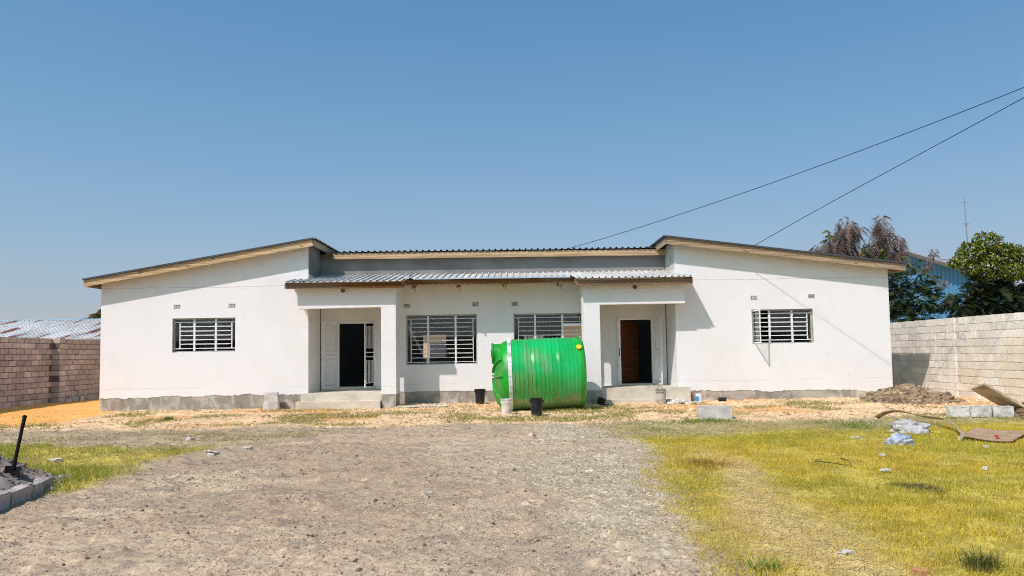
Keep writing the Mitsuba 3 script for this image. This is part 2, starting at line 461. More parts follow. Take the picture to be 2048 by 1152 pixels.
def outside_objects(x, y):
    house = (y > 22.05) & (x > -12.3) & (x < 11.3) & ~((y < 23.6) & (x > -3.3) & (x < 2.0)) & ~((y < 22.8) & ((x < -6.3) | (x > 5.3)))
    return ~house


def n2(x, y, s, seed): return meshkit.fbm(np.stack([x * s, y * s, 0 * x], -1), 3, seed)


# clods of the drive
def k_clod(x, y):
    Z = zones(x, y, np)
    return (1 - Z['lawn']) * (1 - Z['sand']) * (1 - .8 * Z['lg']) * np.clip((n2(x, y, 1.1, 31) - .50) * 6, .05, 1) * np.clip(9 / y, .3, 1)


P = scatter(60000, -12, 3, 4.7, 17.6, k_clod, 11)
sz = .004 + .020 * np.random.default_rng(3).random(len(P)) ** 7
V, F, k = stones(P + np.array([0, 0, .002]), sz, .65, 4)
cc = np.repeat(np.array([.36, .28, .21]) * (.4 + .8 * np.random.default_rng(5).random((len(P), 1))), k, 0)
ent('dirt_clods', (V, F), 'vcol', color=cc, label='small grey brown clods of earth strewn over the dirt drive', category='clods', kind='stuff')


OCTA = trimesh.Trimesh([[1, 0, 0], [-1, 0, 0], [0, 1, 0], [0, -1, 0], [0, 0, 1], [0, 0, -1]], [[0, 2, 4], [2, 1, 4], [1, 3, 4], [3, 0, 4], [2, 0, 5], [1, 2, 5], [3, 1, 5], [0, 3, 5]], process=False)


def k_crumb(x, y):
    Z = zones(x, y, np)
    return (1 - Z['lawn']) * (1 - Z['sand']) * (1 - Z['lg']) * np.clip((n2(x, y, 1.6, 231) - .30) * 3, .12, 1) * np.clip((7.0 / y) ** 1.5, .1, 1)


P = scatter(330000, -12, 3, 4.7, 17.6, k_crumb, 211)
r_ = np.random.default_rng(213)
V, F, k = stones(P + np.array([0, 0, .001]), .0035 + .007 * r_.random(len(P)) ** 2, .8, 214, OCTA)
cc = np.array([.40, .315, .235]) * (.5 + .75 * r_.random((len(P), 1)))
ent('dirt_crumbs', (V, F), 'vcol', color=np.repeat(cc, k, 0), label='fine crumbs of dry earth covering the dirt drive', category='crumbs', kind='stuff')


def k_grav(x, y):
    Z = zones(x, y, np)
    return Z['gravel'] * (1 - Z['lawn']) * np.clip((n2(x, y, .8, 33) - .30) * 3.5, .1, 1) * np.clip(8 / y, .25, 1)


P = scatter(90000, -2.2, 3.4, 4.7, 17.4, k_grav, 12)
r_ = np.random.default_rng(6)
sz = .004 + .009 * r_.random(len(P)) ** 3
V, F, k = stones(P + np.array([0, 0, .001]), sz, .7, 5)
cc = np.where(r_.random((len(P), 1)) < .45, np.array([.52, .46, .36]), np.array([.36, .305, .22])) * (.7 + .55 * r_.random((len(P), 1)))
ent('gravel', (V, F), 'vcol', color=np.repeat(cc, k, 0), label='pale beige gravel beside the yellow lawn edge', category='gravel', kind='stuff')


def k_rub(x, y):
    Z = zones(x, y, np)
    return Z['sand'] * (1 - Z['orange']) * outside_objects(x, y) * np.clip((n2(x, y, .9, 35) - .36) * 5, .08, 1)


P = scatter(26000, -12.5, 12.6, 16.8, 24.1, k_rub, 13)
r_ = np.random.default_rng(8)
sz = .012 + .035 * r_.random(len(P)) ** 3
V, F, k = stones(P + np.array([0, 0, .003]), sz, .6, 6)
cc = np.where(r_.random((len(P), 1)) < .7, np.array([.78, .56, .35]), np.array([.36, .26, .16])) * (.75 + .45 * r_.random((len(P), 1)))
ent('rubble', (V, F), 'vcol', color=np.repeat(cc, k, 0), label='peach coloured building rubble strewn along the front of the house', category='rubble', kind='stuff')


# grass
def gcol(base, n, seed, var=.35, alt=None, palt=.3):
    r = np.random.default_rng(seed)
    c = np.array(base) * (1 - var / 2 + var * r.random((n, 1)))
    if alt is not None:
        c = np.where(r.random((n, 1)) < palt, np.array(alt) * (1 - var / 2 + var * r.random((n, 1))), c)
    return c


def k_lawn(x, y):
    Z = zones(x, y, np)
    b = 1 - np.exp(-(((x - 4.6) ** 2 + (.8 * (y - 8.85)) ** 2) / .09))
    return np.clip(Z['lawn'] * (1 - .5 * Z['straw']), 0, 1) * np.clip((n2(x, y, 1.4, 41) - .25) * 3.2, .3, 1) * np.clip((n2(x, y, 4.5, 141) - .30) * 4, .25, 1) * b * np.clip(10 / y, .45, 1)


P = scatter(560000, 1.2, 12.6, 4.9, 17.2, k_lawn, 14)
r_ = np.random.default_rng(15)
n = len(P)
patch = n2(P[:, 0], P[:, 1], .55, 43)[:, None]
green = np.clip((patch - .46) * 6, 0, 1) * .8
right_green = sst(15.0, 16.2, P[:, 1], np)[:, None]
green = np.clip(green + right_green, 0, 1)
col = np.array([.72, .55, .06]) * (1 - green) + np.array([.47, .46, .04]) * green
col = np.where(r_.random((n, 1)) < .28, np.array([.70, .57, .16]), col) * (.62 + .55 * r_.random((n, 1)))
olive = np.clip((n2(P[:, 0], P[:, 1], 2.6, 143)[:, None] - .50) * 6, 0, 1)
col = col * (1 - .3 * olive) + np.array([.24, .20, .045]) * .3 * olive
Z = zones(P[:, 0], P[:, 1], np)
col = col * (1 - .8 * Z['straw'][:, None]) + np.array([.66, .51, .22]) * .8 * Z['straw'][:, None]
hh = (.02 + .055 * r_.random(n)) * (.75 + .6 * n2(P[:, 0], P[:, 1], 1.1, 44)) * (1 - .35 * Z['straw'])
m, c = blades(P - np.array([0, 0, .004]), hh, .0045 + .0045 * r_.random(n), col, 16, .8)
ent('lawn', m, 'grass', color=c, label='dry yellow green lawn on the right of the drive', category='grass', kind='stuff')


def k_stalk(x, y):
    Z = zones(x, y, np)
    return Z['lawn'] * (1 - .6 * Z['straw']) * np.clip((n2(x, y, 2.2, 151) - .48) * 6, .03, 1)


P = scatter(16000, 1.2, 12.6, 4.9, 16.8, k_stalk, 152)
n = len(P); r_ = np.random.default_rng(153)
col = np.where(r_.random((n, 1)) < .5, np.array([.66, .54, .20]), np.array([.42, .40, .04])) * (.65 + .5 * r_.random((n, 1)))
m, c = blades(P, .07 + .07 * r_.random(n), .0035 + .003 * r_.random(n), col, 154, .5)
ent('tall_grass', m, 'grass', color=c, label='longer stalks standing out of the yellow lawn', category='grass', kind='stuff')


def k_hay(x, y):
    Z = zones(x, y, np)
    e = 1.6 + .082 * (y - 5.4)
    return np.clip(Z['straw'] * 1.0 + .5 * np.exp(-((x - e) / .35) ** 2) * (1 - Z['sand']), 0, 1) * np.clip(9 / y, .2, 1)


P = scatter(26000, .6, 6, 4.8, 14.5, k_hay, 155)
n = len(P); r_ = np.random.default_rng(156)
aa = r_.random(n) * 2 * np.pi; L_ = .02 + .06 * r_.random(n); wd = .0022 + .002 * r_.random(n)
dv = np.stack([np.cos(aa), np.sin(aa), .15 * (r_.random(n) - .5)], 1) * L_[:, None]
sv = np.stack([-np.sin(aa), np.cos(aa), 0 * aa], 1) * wd[:, None]
Pz = P + [0, 0, .006]
V = np.stack([Pz - dv - sv, Pz - dv + sv, Pz + dv + sv, Pz + dv - sv], 1).reshape(-1, 3)
F = (np.array([[0, 1, 2], [0, 2, 3]])[None] + (np.arange(n) * 4)[:, None, None]).reshape(-1, 3)
col = np.array([.74, .60, .30]) * (.55 + .6 * r_.random((n, 1)))
ent('loose_straw', (V, F), 'grass', color=np.repeat(col, 4, 0), label='dry straw strewn between lawn and gravel', category='straw', kind='stuff')


def k_dry(x, y):
    Z = zones(x, y, np)
    return Z['dry'] * np.clip((n2(x, y, 1.2, 45) - .30) * 3, .1, 1)


P = scatter(60000, 1.5, 12.6, 13.5, 17.6, k_dry, 17)
n = len(P)
g_ = np.clip((n2(P[:, 0], P[:, 1], .7, 46)[:, None] - .52) * 8, 0, 1)
col = (np.array([.54, .45, .20]) * (1 - g_) + np.array([.20, .27, .05]) * g_) * (.7 + .55 * np.random.default_rng(1).random((n, 1)))
m, c = blades(P, .02 + .05 * np.random.default_rng(2).random(n) * (1 + g_[:, 0]), np.full(n, .009), col, 18, .9)
ent('dry_grass', m, 'grass', color=c, label='sparse olive grey grass between lawn and rubble strip', category='grass', kind='stuff')


def k_lg(x, y):
    Z = zones(x, y, np)
    return Z['lg'] * np.clip((n2(x, y, 1.0, 47) - .30) * 3.5, .15, 1)


P = scatter(110000, -11.5, -4.4, 8.8, 15, k_lg, 19)
n = len(P)
r_ = np.random.default_rng(21)
g_ = np.clip((n2(P[:, 0], P[:, 1], .8, 48)[:, None] - .42) * 7, 0, 1)
col = np.array([.58, .48, .17]) * (1 - g_) + np.array([.33, .36, .035]) * g_
col = np.where(r_.random((n, 1)) < .3, np.array([.66, .55, .24]), col) * (.7 + .55 * r_.random((n, 1)))
m, c = blades(P - np.array([0, 0, .004]), (.03 + .07 * r_.random(n)) * (.6 + .6 * g_[:, 0]), .007 + .005 * r_.random(n), col, 22, .8)
ent('grass_patch', m, 'grass', color=c, label='bright green grass patch left of the drive behind the spade', category='grass', kind='stuff')


def k_front(x, y):
    Z = zones(x, y, np)
    clump = np.clip((n2(x * .6, y, 1.3, 49) - .53) * 9, 0, 1)
    return np.maximum(Z['sand'], Z['lb'] * .35) * (1 - Z['orange'] * .93) * outside_objects(x, y) * clump * (1 - sst(20.5, 22.5, y, np) * .9)


P = scatter(190000, -13.5, 12.4, 14.2, 23.2, k_front, 23)
n = len(P)
r_ = np.random.default_rng(24)
brn = zones(P[:, 0], P[:, 1], np)['lb'][:, None]
col = np.where(r_.random((n, 1)) < .45 + .45 * brn, np.array([.48, .39, .20]), np.array([.27, .31, .05])) * (.7 + .55 * r_.random((n, 1)))
m, c = blades(P, .025 + .06 * r_.random(n), .011 + .006 * r_.random(n), col, 25, .9)
ent('grass_tufts', m, 'grass', color=c, label='thin tufts of grass in the sandy strip before the house', category='grass', kind='stuff')


def tuft(x, y, n, h, spread, colr, lbl, seed):
    r = np.random.default_rng(seed)
    p = np.stack([x + spread * r.normal(0, .4, n), y + spread * r.normal(0, .4, n)], 1)
    p = np.column_stack([p, ground_z(p[:, 0], p[:, 1]) - .01])
    col = np.array(colr) * (.6 + .8 * r.random((n, 1)))
    a = np.arctan2(p[:, 1] - y, p[:, 0] - x) + r.normal(0, .5, n)
    L = h * (.5 + .6 * r.random(n)); out = .3 + .6 * r.random(n)
    d = np.stack([np.cos(a), np.sin(a), 0 * a], 1)
    side = np.stack([-np.sin(a), np.cos(a), 0 * a], 1) * .004
    mid = p + d * (L * out * .35)[:, None] + np.array([0, 0, 1]) * (L * .6)[:, None]
    tip = p + d * (L * out)[:, None] + np.array([0, 0, 1]) * (L * .9)[:, None]
    V = np.stack([p - side, p + side, mid - side * .7, mid + side * .7, tip], 1).reshape(-1, 3)
    F = (np.array([[0, 1, 3], [0, 3, 2], [2, 3, 4]])[None] + (np.arange(n) * 5)[:, None, None]).reshape(-1, 3)
    ent('grass_tuft', (V, F), 'grass', color=np.repeat(col, 5, 0), label=lbl, category='grass tuft', kind='stuff')


tuft(3.33, 5.62, 260, .17, .12, (.20, .20, .07), 'dark upright grass tuft at the bottom right corner', 61)
tuft(1.82, 5.72, 240, .07, .20, (.20, .27, .06), 'low green grass tuft on the straw at the bottom edge', 62)
tuft(-8.6, 19.3, 160, .16, .16, (.09, .16, .04), 'small dark green weed before the left house wall', 63)
tuft(2.62, 10.9, 700, .15, .50, (.55, .40, .10), 'taller golden grass tuft near the drive edge', 64)

# ------------------------------------------------------------------ house
H = thing('house', 'long white single storey house with two porches and low roofs', 'house')
FY, WY, MY, BY = 22.8, 23.6, 24.2, 33.0
LX0, LX1, RX0, RX1 = -12.21, -6.05, 4.85, 11.2
zl = lambda x: 3.925 + .1653 * (x + 12.55)      # underside of the left roof
zr = lambda x: 4.945 - .1291 * (x - 4.559)      # underside of the right roof
AIR = []


def airbrick(x, z, y): AIR.append((x, z, y)); return sbox(x, z, x + .205, z + .135)


WIN = {'L': (-10.083, -8.22, 1.775, 2.785), 'R': (7.108, 8.923, 1.772, 2.790), 'ML': (-3.261, -1.083, 1.291, 2.819), 'MR': (.042, 2.207, 1.259, 2.809)}
DOOR = {'L': (-5.49, -4.33), 'R': (3.33, 4.40)}
hole = lambda k: sbox(WIN[k][0], WIN[k][2], WIN[k][1], WIN[k][3])


def wing(x0, x1, ztop, plinth, holes, seed):
    top = [(x1, ztop(x1) - .01), (x0, ztop(x0) - .01)]
    coat = Polygon(ragged(x0, x1, plinth, .06, seed) + top)
    core = Polygon([(x0 + .012, -.3), (x1 - .012, -.3), (x1 - .012, ztop(x1 - .012) - .012), (x0 + .012, ztop(x0 + .012) - .012)])
    hs = unary_union(holes)
    ent('front_plaster', panel(coat.difference(hs), FY, FY + .014), 'white_plaster', parent=H)
    ent('plinth_wall', panel(core.difference(hs), FY + .015, FY + .21), 'cement', parent=H)


wing(LX0, LX1, zl, lambda x: .455 + .008 * (x + 12.2), [hole('L'), airbrick(-10.055, 3.065, FY), airbrick(-8.42, 3.07, FY)], 71)
wing(RX0, RX1, zr, lambda x: .44 - .016 * (x - 5), [hole('R'), airbrick(7.09, 3.07, FY), airbrick(8.80, 3.09, FY)], 72)
# outer and inner side walls, back wall
for x0, x1, zt in ((LX0 + .013, LX0 + .21, zl), (RX1 - .21, RX1 - .013, zr)):
    m = MB().box(x0, x1, FY + .215, BY, -.3, zt((x0 + x1) / 2) - .02)
    ent('side_wall', m.mesh(), 'white_plaster', parent=H)
# return walls of the wings beside the porches: white below the porch roof, bare render above
ent('porch_side_wall', MB().box(LX1 - .2, LX1 - .002, FY + .215, MY, .42, 4.05).mesh(), 'white_plaster', parent=H)
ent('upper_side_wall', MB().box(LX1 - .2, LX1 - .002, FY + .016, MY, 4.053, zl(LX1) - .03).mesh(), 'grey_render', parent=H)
ent('porch_side_wall', MB().box(LX1 - .1, LX1 - .003, FY + .016, FY + .214, .46, 4.05).mesh(), 'white_plaster', parent=H)
ent('porch_side_wall', MB().box(RX0 + .002, RX0 + .2, FY + .215, MY, .42, 4.05).mesh(), 'white_plaster', parent=H)
ent('porch_side_wall', MB().box(RX0 + .003, RX0 + .1, FY + .016, FY + .214, .46, 4.05).mesh(), 'white_plaster', parent=H)
ent('upper_side_wall', MB().box(RX0 + .002, RX0 + .2, FY + .016, MY, 4.053, zr(RX0) - .03).mesh(), 'slab_white', parent=H)
for x0, x1, zt in ((LX1 - .2, LX1, zl), (RX0, RX0 + .2, zr)):
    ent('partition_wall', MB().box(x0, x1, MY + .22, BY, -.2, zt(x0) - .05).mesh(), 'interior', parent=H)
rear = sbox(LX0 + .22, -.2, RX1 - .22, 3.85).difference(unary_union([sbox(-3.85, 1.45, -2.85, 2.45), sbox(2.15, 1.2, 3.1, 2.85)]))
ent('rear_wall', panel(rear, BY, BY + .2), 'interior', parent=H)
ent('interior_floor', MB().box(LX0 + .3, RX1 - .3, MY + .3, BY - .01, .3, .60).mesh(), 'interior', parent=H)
# middle wall
for (xa, xb, k, z0, z1) in ((LX1 + .022, -3.40, 'L', .63, 2.64), (2.22, RX0 - .022, 'R', .60, 2.625)):
    h_ = sbox(DOOR[k][0], z0, DOOR[k][1], z1)
    ent('porch_plaster', panel(Polygon(ragged(xa, xb, lambda x: .54 + 0 * x, .015, 73) + [(xb, 4.10), (xa, 4.10)]).difference(h_), MY, MY + .014), 'white_plaster', parent=H)
    ent('porch_wall', panel(sbox(xa, -.3, xb, 4.10).difference(h_), MY + .015, MY + .21), 'cement', parent=H)
mh = unary_union([hole('ML'), hole('MR'), airbrick(-3.335, 3.048, WY), airbrick(-1.229, 3.062, WY), airbrick(-.014, 3.048, WY)])
coat = Polygon(ragged(-3.52, 2.34, lambda x: .485 + 0 * x, .03, 73) + [(2.34, 3.90), (-3.52, 3.90)])
ent('middle_plaster', panel(coat.difference(mh), WY, WY + .014), 'white_plaster', parent=H)
ent('middle_wall', panel(sbox(-3.51, -.3, 2.33, 3.90).difference(mh), WY + .015, WY + .20), 'cement', parent=H)
ent('return_wall', MB().box(-3.52, -3.402, WY + .202, MY - .002, -.2, 3.95).mesh(), 'white_plaster', parent=H)
ent('return_wall', MB().box(2.222, 2.34, WY + .202, MY - .002, -.2, 3.95).mesh(), 'white_plaster', parent=H)
ent('clerestory_wall', panel(sbox(LX1 + .003, 4.103, RX0 - .003, 4.80), MY + .004, MY + .2), 'grey_render', parent=H)
for (x, z, y) in AIR:
    b = sbox(x + .002, z + .002, x + .203, z + .133)
    hs = [sbox(x + .016 + i * .046, z + .014 + j * .038, x + .048 + i * .046, z + .040 + j * .038) for i in range(4) for j in range(3)]
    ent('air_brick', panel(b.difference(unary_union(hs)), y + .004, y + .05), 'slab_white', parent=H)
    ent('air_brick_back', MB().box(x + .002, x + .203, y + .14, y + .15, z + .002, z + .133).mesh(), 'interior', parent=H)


def window(name, k, y, mull, nbar, vbar, y_in=.10, casement=None, bw=.026):
    x0, x1, z0, z1 = WIN[k]
    W = numbered(H + '__window')
    f = .035
    m = MB()
    a, b = y + y_in, y + y_in + .04
    m.box(x0 + .002, x0 + f, a, b, z0 + .002, z1 - .002).box(x1 - f, x1 - .002, a, b, z0 + .002, z1 - .002)
    m.box(x0 + f, x1 - f, a, b, z1 - f, z1 - .002).box(x0 + f, x1 - f, a, b, z0 + .002, z0 + f)
    scene[W] = mikit.ply(m.mesh(), 'steel_grey')
    edges = [x0 + f] + list(mull) + [x1 - f]
    for q in mull:
        ent('mullion', MB().box(q - .028, q + .028, a - .006, b, z0 + f, z1 - f).mesh(), 'steel_white', parent=W)
    for i in range(len(edges) - 1):
        if casement == i:
            continue
        ent('pane', (np.array([[edges[i], a + .02, z0 + f], [edges[i + 1], a + .02, z0 + f], [edges[i + 1], a + .02, z1 - f], [edges[i], a + .02, z1 - f]]), np.array([[0, 1, 2, 3]])), 'glass', parent=W)
    yb = a - .012
    h = (z1 - z0)
    zb, zt = z0 + .085 * min(1.3, 1.4 / h), z1 - .12 * 1.0
    for j in range(nbar):
        z = zb + (zt - zb) * j / (nbar - 1)
        ends = (x0 + .01, x1 - .01) if j in (0, nbar - 1) else (vbar[0], vbar[1])
        ent('bar', MB().box(ends[0], ends[1], yb, yb + .014, z - bw / 2, z + bw / 2).mesh(), 'steel_white', parent=W)
    for xv in vbar:
        ent('bar', MB().box(xv - bw * .6, xv + bw * .6, yb + .015, yb + .029, zb, zt).mesh(), 'steel_white', parent=W)
    ent('sill', MB().box(x0 + .004, x1 - .004, y + .016, a - .014, z0 - .001, z0 + .008).mesh(), 'slab_white', parent=W)
    return W


wL = window('L', 'L', FY, (-9.47, -8.83), 7, (-9.90, -8.36))
labels[wL] = {'label': 'shut barred window in the left white wall'}
wR = window('R', 'R', FY, (7.66, 8.33), 7, (7.18, 8.78), casement=0)
labels[wR] = {'label': 'barred window with its left casement swung open'}
# the open casement: hinged at the left, standing out from the wall
cx, cy, cz0, cz1 = 7.15, FY + .10, 1.81, 2.75
cm = MB()
dirx, diry = math.sin(math.radians(6)), -math.cos(math.radians(6))
pA, pB = np.array([cx, cy, 0]), np.array([cx + .54 * dirx, cy + .54 * diry, 0])
for z in (cz0, cz1):
    cm.beam(pA + [0, 0, z], pB + [0, 0, z], .022, .03)
for p_ in (pA, pB):
    cm.beam(p_ + [0, 0, cz0 - .015], p_ + [0, 0, cz1 + .015], .03, .022, (1, 0, 0))
ent('casement', cm.mesh(), 'steel_white', parent=wR)
ent('pane', (np.array([pA + [0, 0, cz0], pB + [0, 0, cz0], pB + [0, 0, cz1], pA + [0, 0, cz1]]), np.array([[0, 1, 2, 3]])), 'glass', parent=wR)
window('ML', 'ML', WY, (-2.594, -1.746), 11, (-3.12, -1.209), y_in=.07, bw=.020)
window('MR', 'MR', WY, (.702, 1.541), 11, (.185, 2.077), y_in=.07, bw=.020)

# porches: column, beams, floor, steps
for side in (-1, 1):
    if side < 0:
        c0, c1, b0, b1, zb = -3.81, -3.38, -6.235, -3.38, 3.01
    else:
        c0, c1, b0, b1, zb = 2.075, 2.545, 2.075, 5.03, 2.985
    base = .475 if side < 0 else .50
    gz = -.2
    cmesh = MB().box(c0, c1, 22.30, 23.05, base, zb - .002)
    ent('porch_column', cmesh.mesh(), 'white_plaster', parent=H)
    ent('column_base', MB().box(c0 + .012, c1 - .012, 22.312, 23.04, gz, base - .001).mesh(), 'cement', parent=H)
    beam = Polygon([(b0, zb - (.03 if side < 0 else .01)), (b1, zb), (b1, 3.70), (b0, 3.70)])
    ent('porch_beam', panel(beam, 22.297, 22.60), 'white_plaster', parent=H)
    sx0, sx1 = (c1 - .20, c1 - .004) if side < 0 else (c0 + .004, c0 + .20)
    ent('side_beam', MB().box(sx0, sx1, 22.603, MY - .002, zb + .004, 3.72).mesh(), 'white_plaster', parent=H)
fl, fr = .52, .548
ent('porch_floor', MB().box(-6.04, -3.83, 22.81, MY + .012, -.2, fl).mesh(), 'step_cement', parent=H)
ent('step', MB().box(-6.18, -3.825, 22.50, 22.795, -.2, fl - .004).mesh(), 'step_cement', parent=H)
ent('step', MB().box(-6.24, -3.822, 22.12, 22.497, -.2, .30).mesh(), 'step_cement', parent=H)
ent('door_sill', MB().box(DOOR['L'][0] - .02, DOOR['L'][1] + .02, MY - .03, MY + .20, fl, .629).mesh(), 'step_cement', parent=H)
ent('porch_floor', MB().box(2.56, 4.84, 22.81, MY + .012, -.2, fr).mesh(), 'step_cement', parent=H)
ent('step', MB().box(2.565, 5.16, 22.50, 22.795, -.2, fr - .004).mesh(), 'step_cement', parent=H)
ent('step', MB().box(2.56, 5.0, 22.14, 22.497, -.2, .225).mesh(), 'step_cement', parent=H)
ent('door_sill', MB().box(DOOR['R'][0] - .02, DOOR['R'][1] + .02, MY - .03, MY + .20, fr, .599).mesh(), 'step_cement', parent=H)

# door frames
for k, z1, z0 in (('L', 2.64, .63), ('R', 2.625, .60)):
    x0, x1 = DOOR[k]
    m = MB().box(x0 - .05, x0 + .03, MY - .02, MY + .1, z0, z1 + .04).box(x1 - .03, x1 + .05, MY - .02, MY + .1, z0, z1 + .04).box(x0 + .03, x1 - .03, MY - .02, MY + .1, z1 - .03, z1 + .04)
    ent('door_frame', m.mesh(), 'steel_white', parent=H)


def gate_leaf(px, py, ang, w, z0, z1, label, lock=False):
    """A white steel gate leaf hinged at (px, py), pointing along ang (degrees from +x)."""
    G = numbered(H + '__gate_leaf')
    d = np.array([math.cos(math.radians(ang)), math.sin(math.radians(ang)), 0])
    nrm = np.array([-d[1], d[0], 0])
    at = lambda s, z: np.array([px, py, 0]) + d * s + np.array([0, 0, z])
    m = MB()
    for s in (.015, w - .015):
        m.beam(at(s, z0), at(s, z1), .03, .03, nrm)
    mids = [z0 + .015, z0 + .20, z0 + .80, z0 + .95, z0 + 1.08, z0 + 1.24, z1 - .17, z1 - .015]
    for z in (z0 + .015, z0 + .95, z0 + 1.08, z1 - .015):
        m.beam(at(.03, z), at(w - .03, z), .03, .03)
    scene[G] = mikit.ply(m.mesh(), 'steel_white')
    labels[G] = {'label': label}
    for z in (z0 + .14, z0 + .82, z0 + 1.22, z1 - .14):
        ent('rail', MB().beam(at(.03, z), at(w - .03, z), .014, .016).mesh(), 'steel_white', parent=G)
    for i in range(5):
        s = .03 + (w - .06) * (i + 1) / 6
        for za, zb_ in ((z0 + .14, z0 + .82), (z0 + 1.22, z1 - .14)):
            ent('upright', MB().beam(at(s, za), at(s, zb_), .012, .012, nrm).mesh(), 'steel_white', parent=G)
    if lock:
        c = at(w - .05, z0 + 1.0)
        ent('lock_box', MB().beam(c - [0, 0, .12], c + [0, 0, .12], .09, .07, nrm).mesh(), 'black_plastic', parent=G)


gate_leaf(-5.50, MY - .04, 236, .60, .615, 2.66, 'open white gate leaf swung out left of the left doorway')
gate_leaf(-4.34, MY - .03, 250, .58, .615, 2.64, 'white gate leaf standing half open in the left doorway')
gate_leaf(3.31, MY - .04, 268, .62, .585, 2.63, 'white gate leaf with black lock box at the right doorway', lock=True)
gate_leaf(4.42, MY - .04, 282, .62, .585, 2.63, 'open white gate leaf right of the right doorway')
# wooden door, half open inwards
D = numbered(H + '__wooden_door')
ang = math.radians(40)
d = np.array([math.cos(ang), math.sin(ang), 0]); nrm = np.array([d[1], -d[0], 0])
o = np.array([3.37, MY + .16, 0])
at = lambda s, z: o + d * s + np.array([0, 0, z])
m = MB().beam(at(.0, 1.60), at(.86, 1.60), .022, 1.96)
scene[D] = mikit.ply(m.mesh(), 'door_wood'); labels[D] = {'label': 'brown panelled wooden door standing ajar'}
for s in (.05, .81):
    ent('stile', MB().beam(at(s, .62) + nrm * .022, at(s, 2.58) + nrm * .022, .10, .026, nrm).mesh(), 'door_wood', parent=D)
for i in range(8):
    z = .68 + 1.84 * i / 7
    ent('rail', MB().beam(at(.10, z) + nrm * .0155, at(.76, z) + nrm * .022, .026, .085).mesh(), 'door_wood', parent=D)
for i in range(7):
    z = .68 + 1.84 * (i + .5) / 7
    ent('door_panel', MB().beam(at(.17, z) + nrm * .012, at(.69, z) + nrm * .012, .008, .12).mesh(), 'door_wood', parent=D)

# ---- roofs
def wood_board(p, q, w, h, mat, name='fascia_board'): ent(name, MB().beam(p, q, w, h).mesh(), mat, parent=H)


def split(p, q, cuts):
    p, q = np.asarray(p, float), np.asarray(q, float)
    t = [0] + list(cuts) + [1]
    return [(p + (q - p) * (t[i] + (.0004 if i else 0)), p + (q - p) * t[i + 1]) for i in range(len(t) - 1)]


nl = np.array([-.1653, 0, 1]) / math.hypot(1, .1653); ul = np.array([1, 0, .1653]) / math.hypot(1, .1653)
nr = np.array([.1291, 0, 1]) / math.hypot(1, .1291); ur = np.array([-1, 0, .1291]) / math.hypot(1, .1291)
for i in range(14):
    ent('roof_sheet', rib_sheet([-12.585, 22.40 + .77 * i, zl(-12.585) + .012 + .002 * (i % 2)], [0, 1, 0], ul, nl, 4, 6.84 / ul[0], .19), 'roof_dark', parent=H)
for i in range(14):
    ent('roof_sheet', rib_sheet([11.60, 22.40 + .77 * i, zr(11.60) + .012 + .002 * (i % 2)], [0, 1, 0], ur, nr, 4, 7.12 / -ur[0], .19), 'roof_dark', parent=H)
for (p, q) in split((-12.55, 22.47, zl(-12.55) - .10), (-5.84, 22.47, zl(-5.84) - .10), (.28, .52, .82)):
    wood_board(p, q, .038, .185, 'fascia_pale')
for (p, q) in split((4.59, 22.47, zr(4.59) - .10), (11.56, 22.47, zr(11.56) - .10), (.36, .70)):
    wood_board(p, q, .038, .185, 'fascia_grey')
for x, z in ((-5.82, zl(-5.82) - .10), (4.57, zr(4.57) - .10), (-12.53, zl(-12.53) - .10), (11.54, zr(11.54) - .10)):
    wood_board((x, 22.50, z), (x, 33.2, z), .038, .18, 'fascia_side', 'side_fascia')
for p, q in (((-12.57, zl(-12.57)), (-5.80, zl(-5.80))), ((4.54, zr(4.54)), (11.59, zr(11.59)))):
    ent('verge_flashing', MB().beam((p[0], 22.405, p[1] + .024), (q[0], 22.405, q[1] + .024), .015, .048).mesh(), 'roof_dark', parent=H)
# middle roof
for i in range(14):
    ent('roof_sheet', rib_sheet([-5.72 + .76 * i, 23.93, 4.835 + .0015 * (i % 2)], [1, 0, 0], [0, 1, .05], [0, 0, 1], 4, 9.4, .19), 'roof_dark', parent=H)
for (p, q) in split((-5.60, 24.0, 4.72), (4.86, 24.0, 4.70), (.50, .62)):
    wood_board(p, q, .04, .185, 'fascia_pale')
ent('roof_purlin', MB().box(-5.9, 4.7, 24.06, 24.14, 4.66, 4.80).mesh(), 'rafter_wood', parent=H)
# lean-to and porch roofs: one slope, three front edges
SL = .18
zs = lambda y: 3.70 + SL * (y - 21.9)
vv = np.array([0, 1, SL]) / math.hypot(1, SL); nn = np.array([0, -SL, 1]) / math.hypot(1, SL)


def lean(x0, x1, yf, yb):
    n = max(1, round((x1 - x0) / .19)); i = 0
    while i < n:
        k = min(4, n - i)
        x = x0 + i * .19
        ent('porch_roof_sheet', rib_sheet([x, yf, zs(yf) + .012 + .002 * ((i // 4) % 2)], [1, 0, 0], vv, nn, k, (yb - yf) / vv[1], .19), 'zinc', parent=H)
        i += k


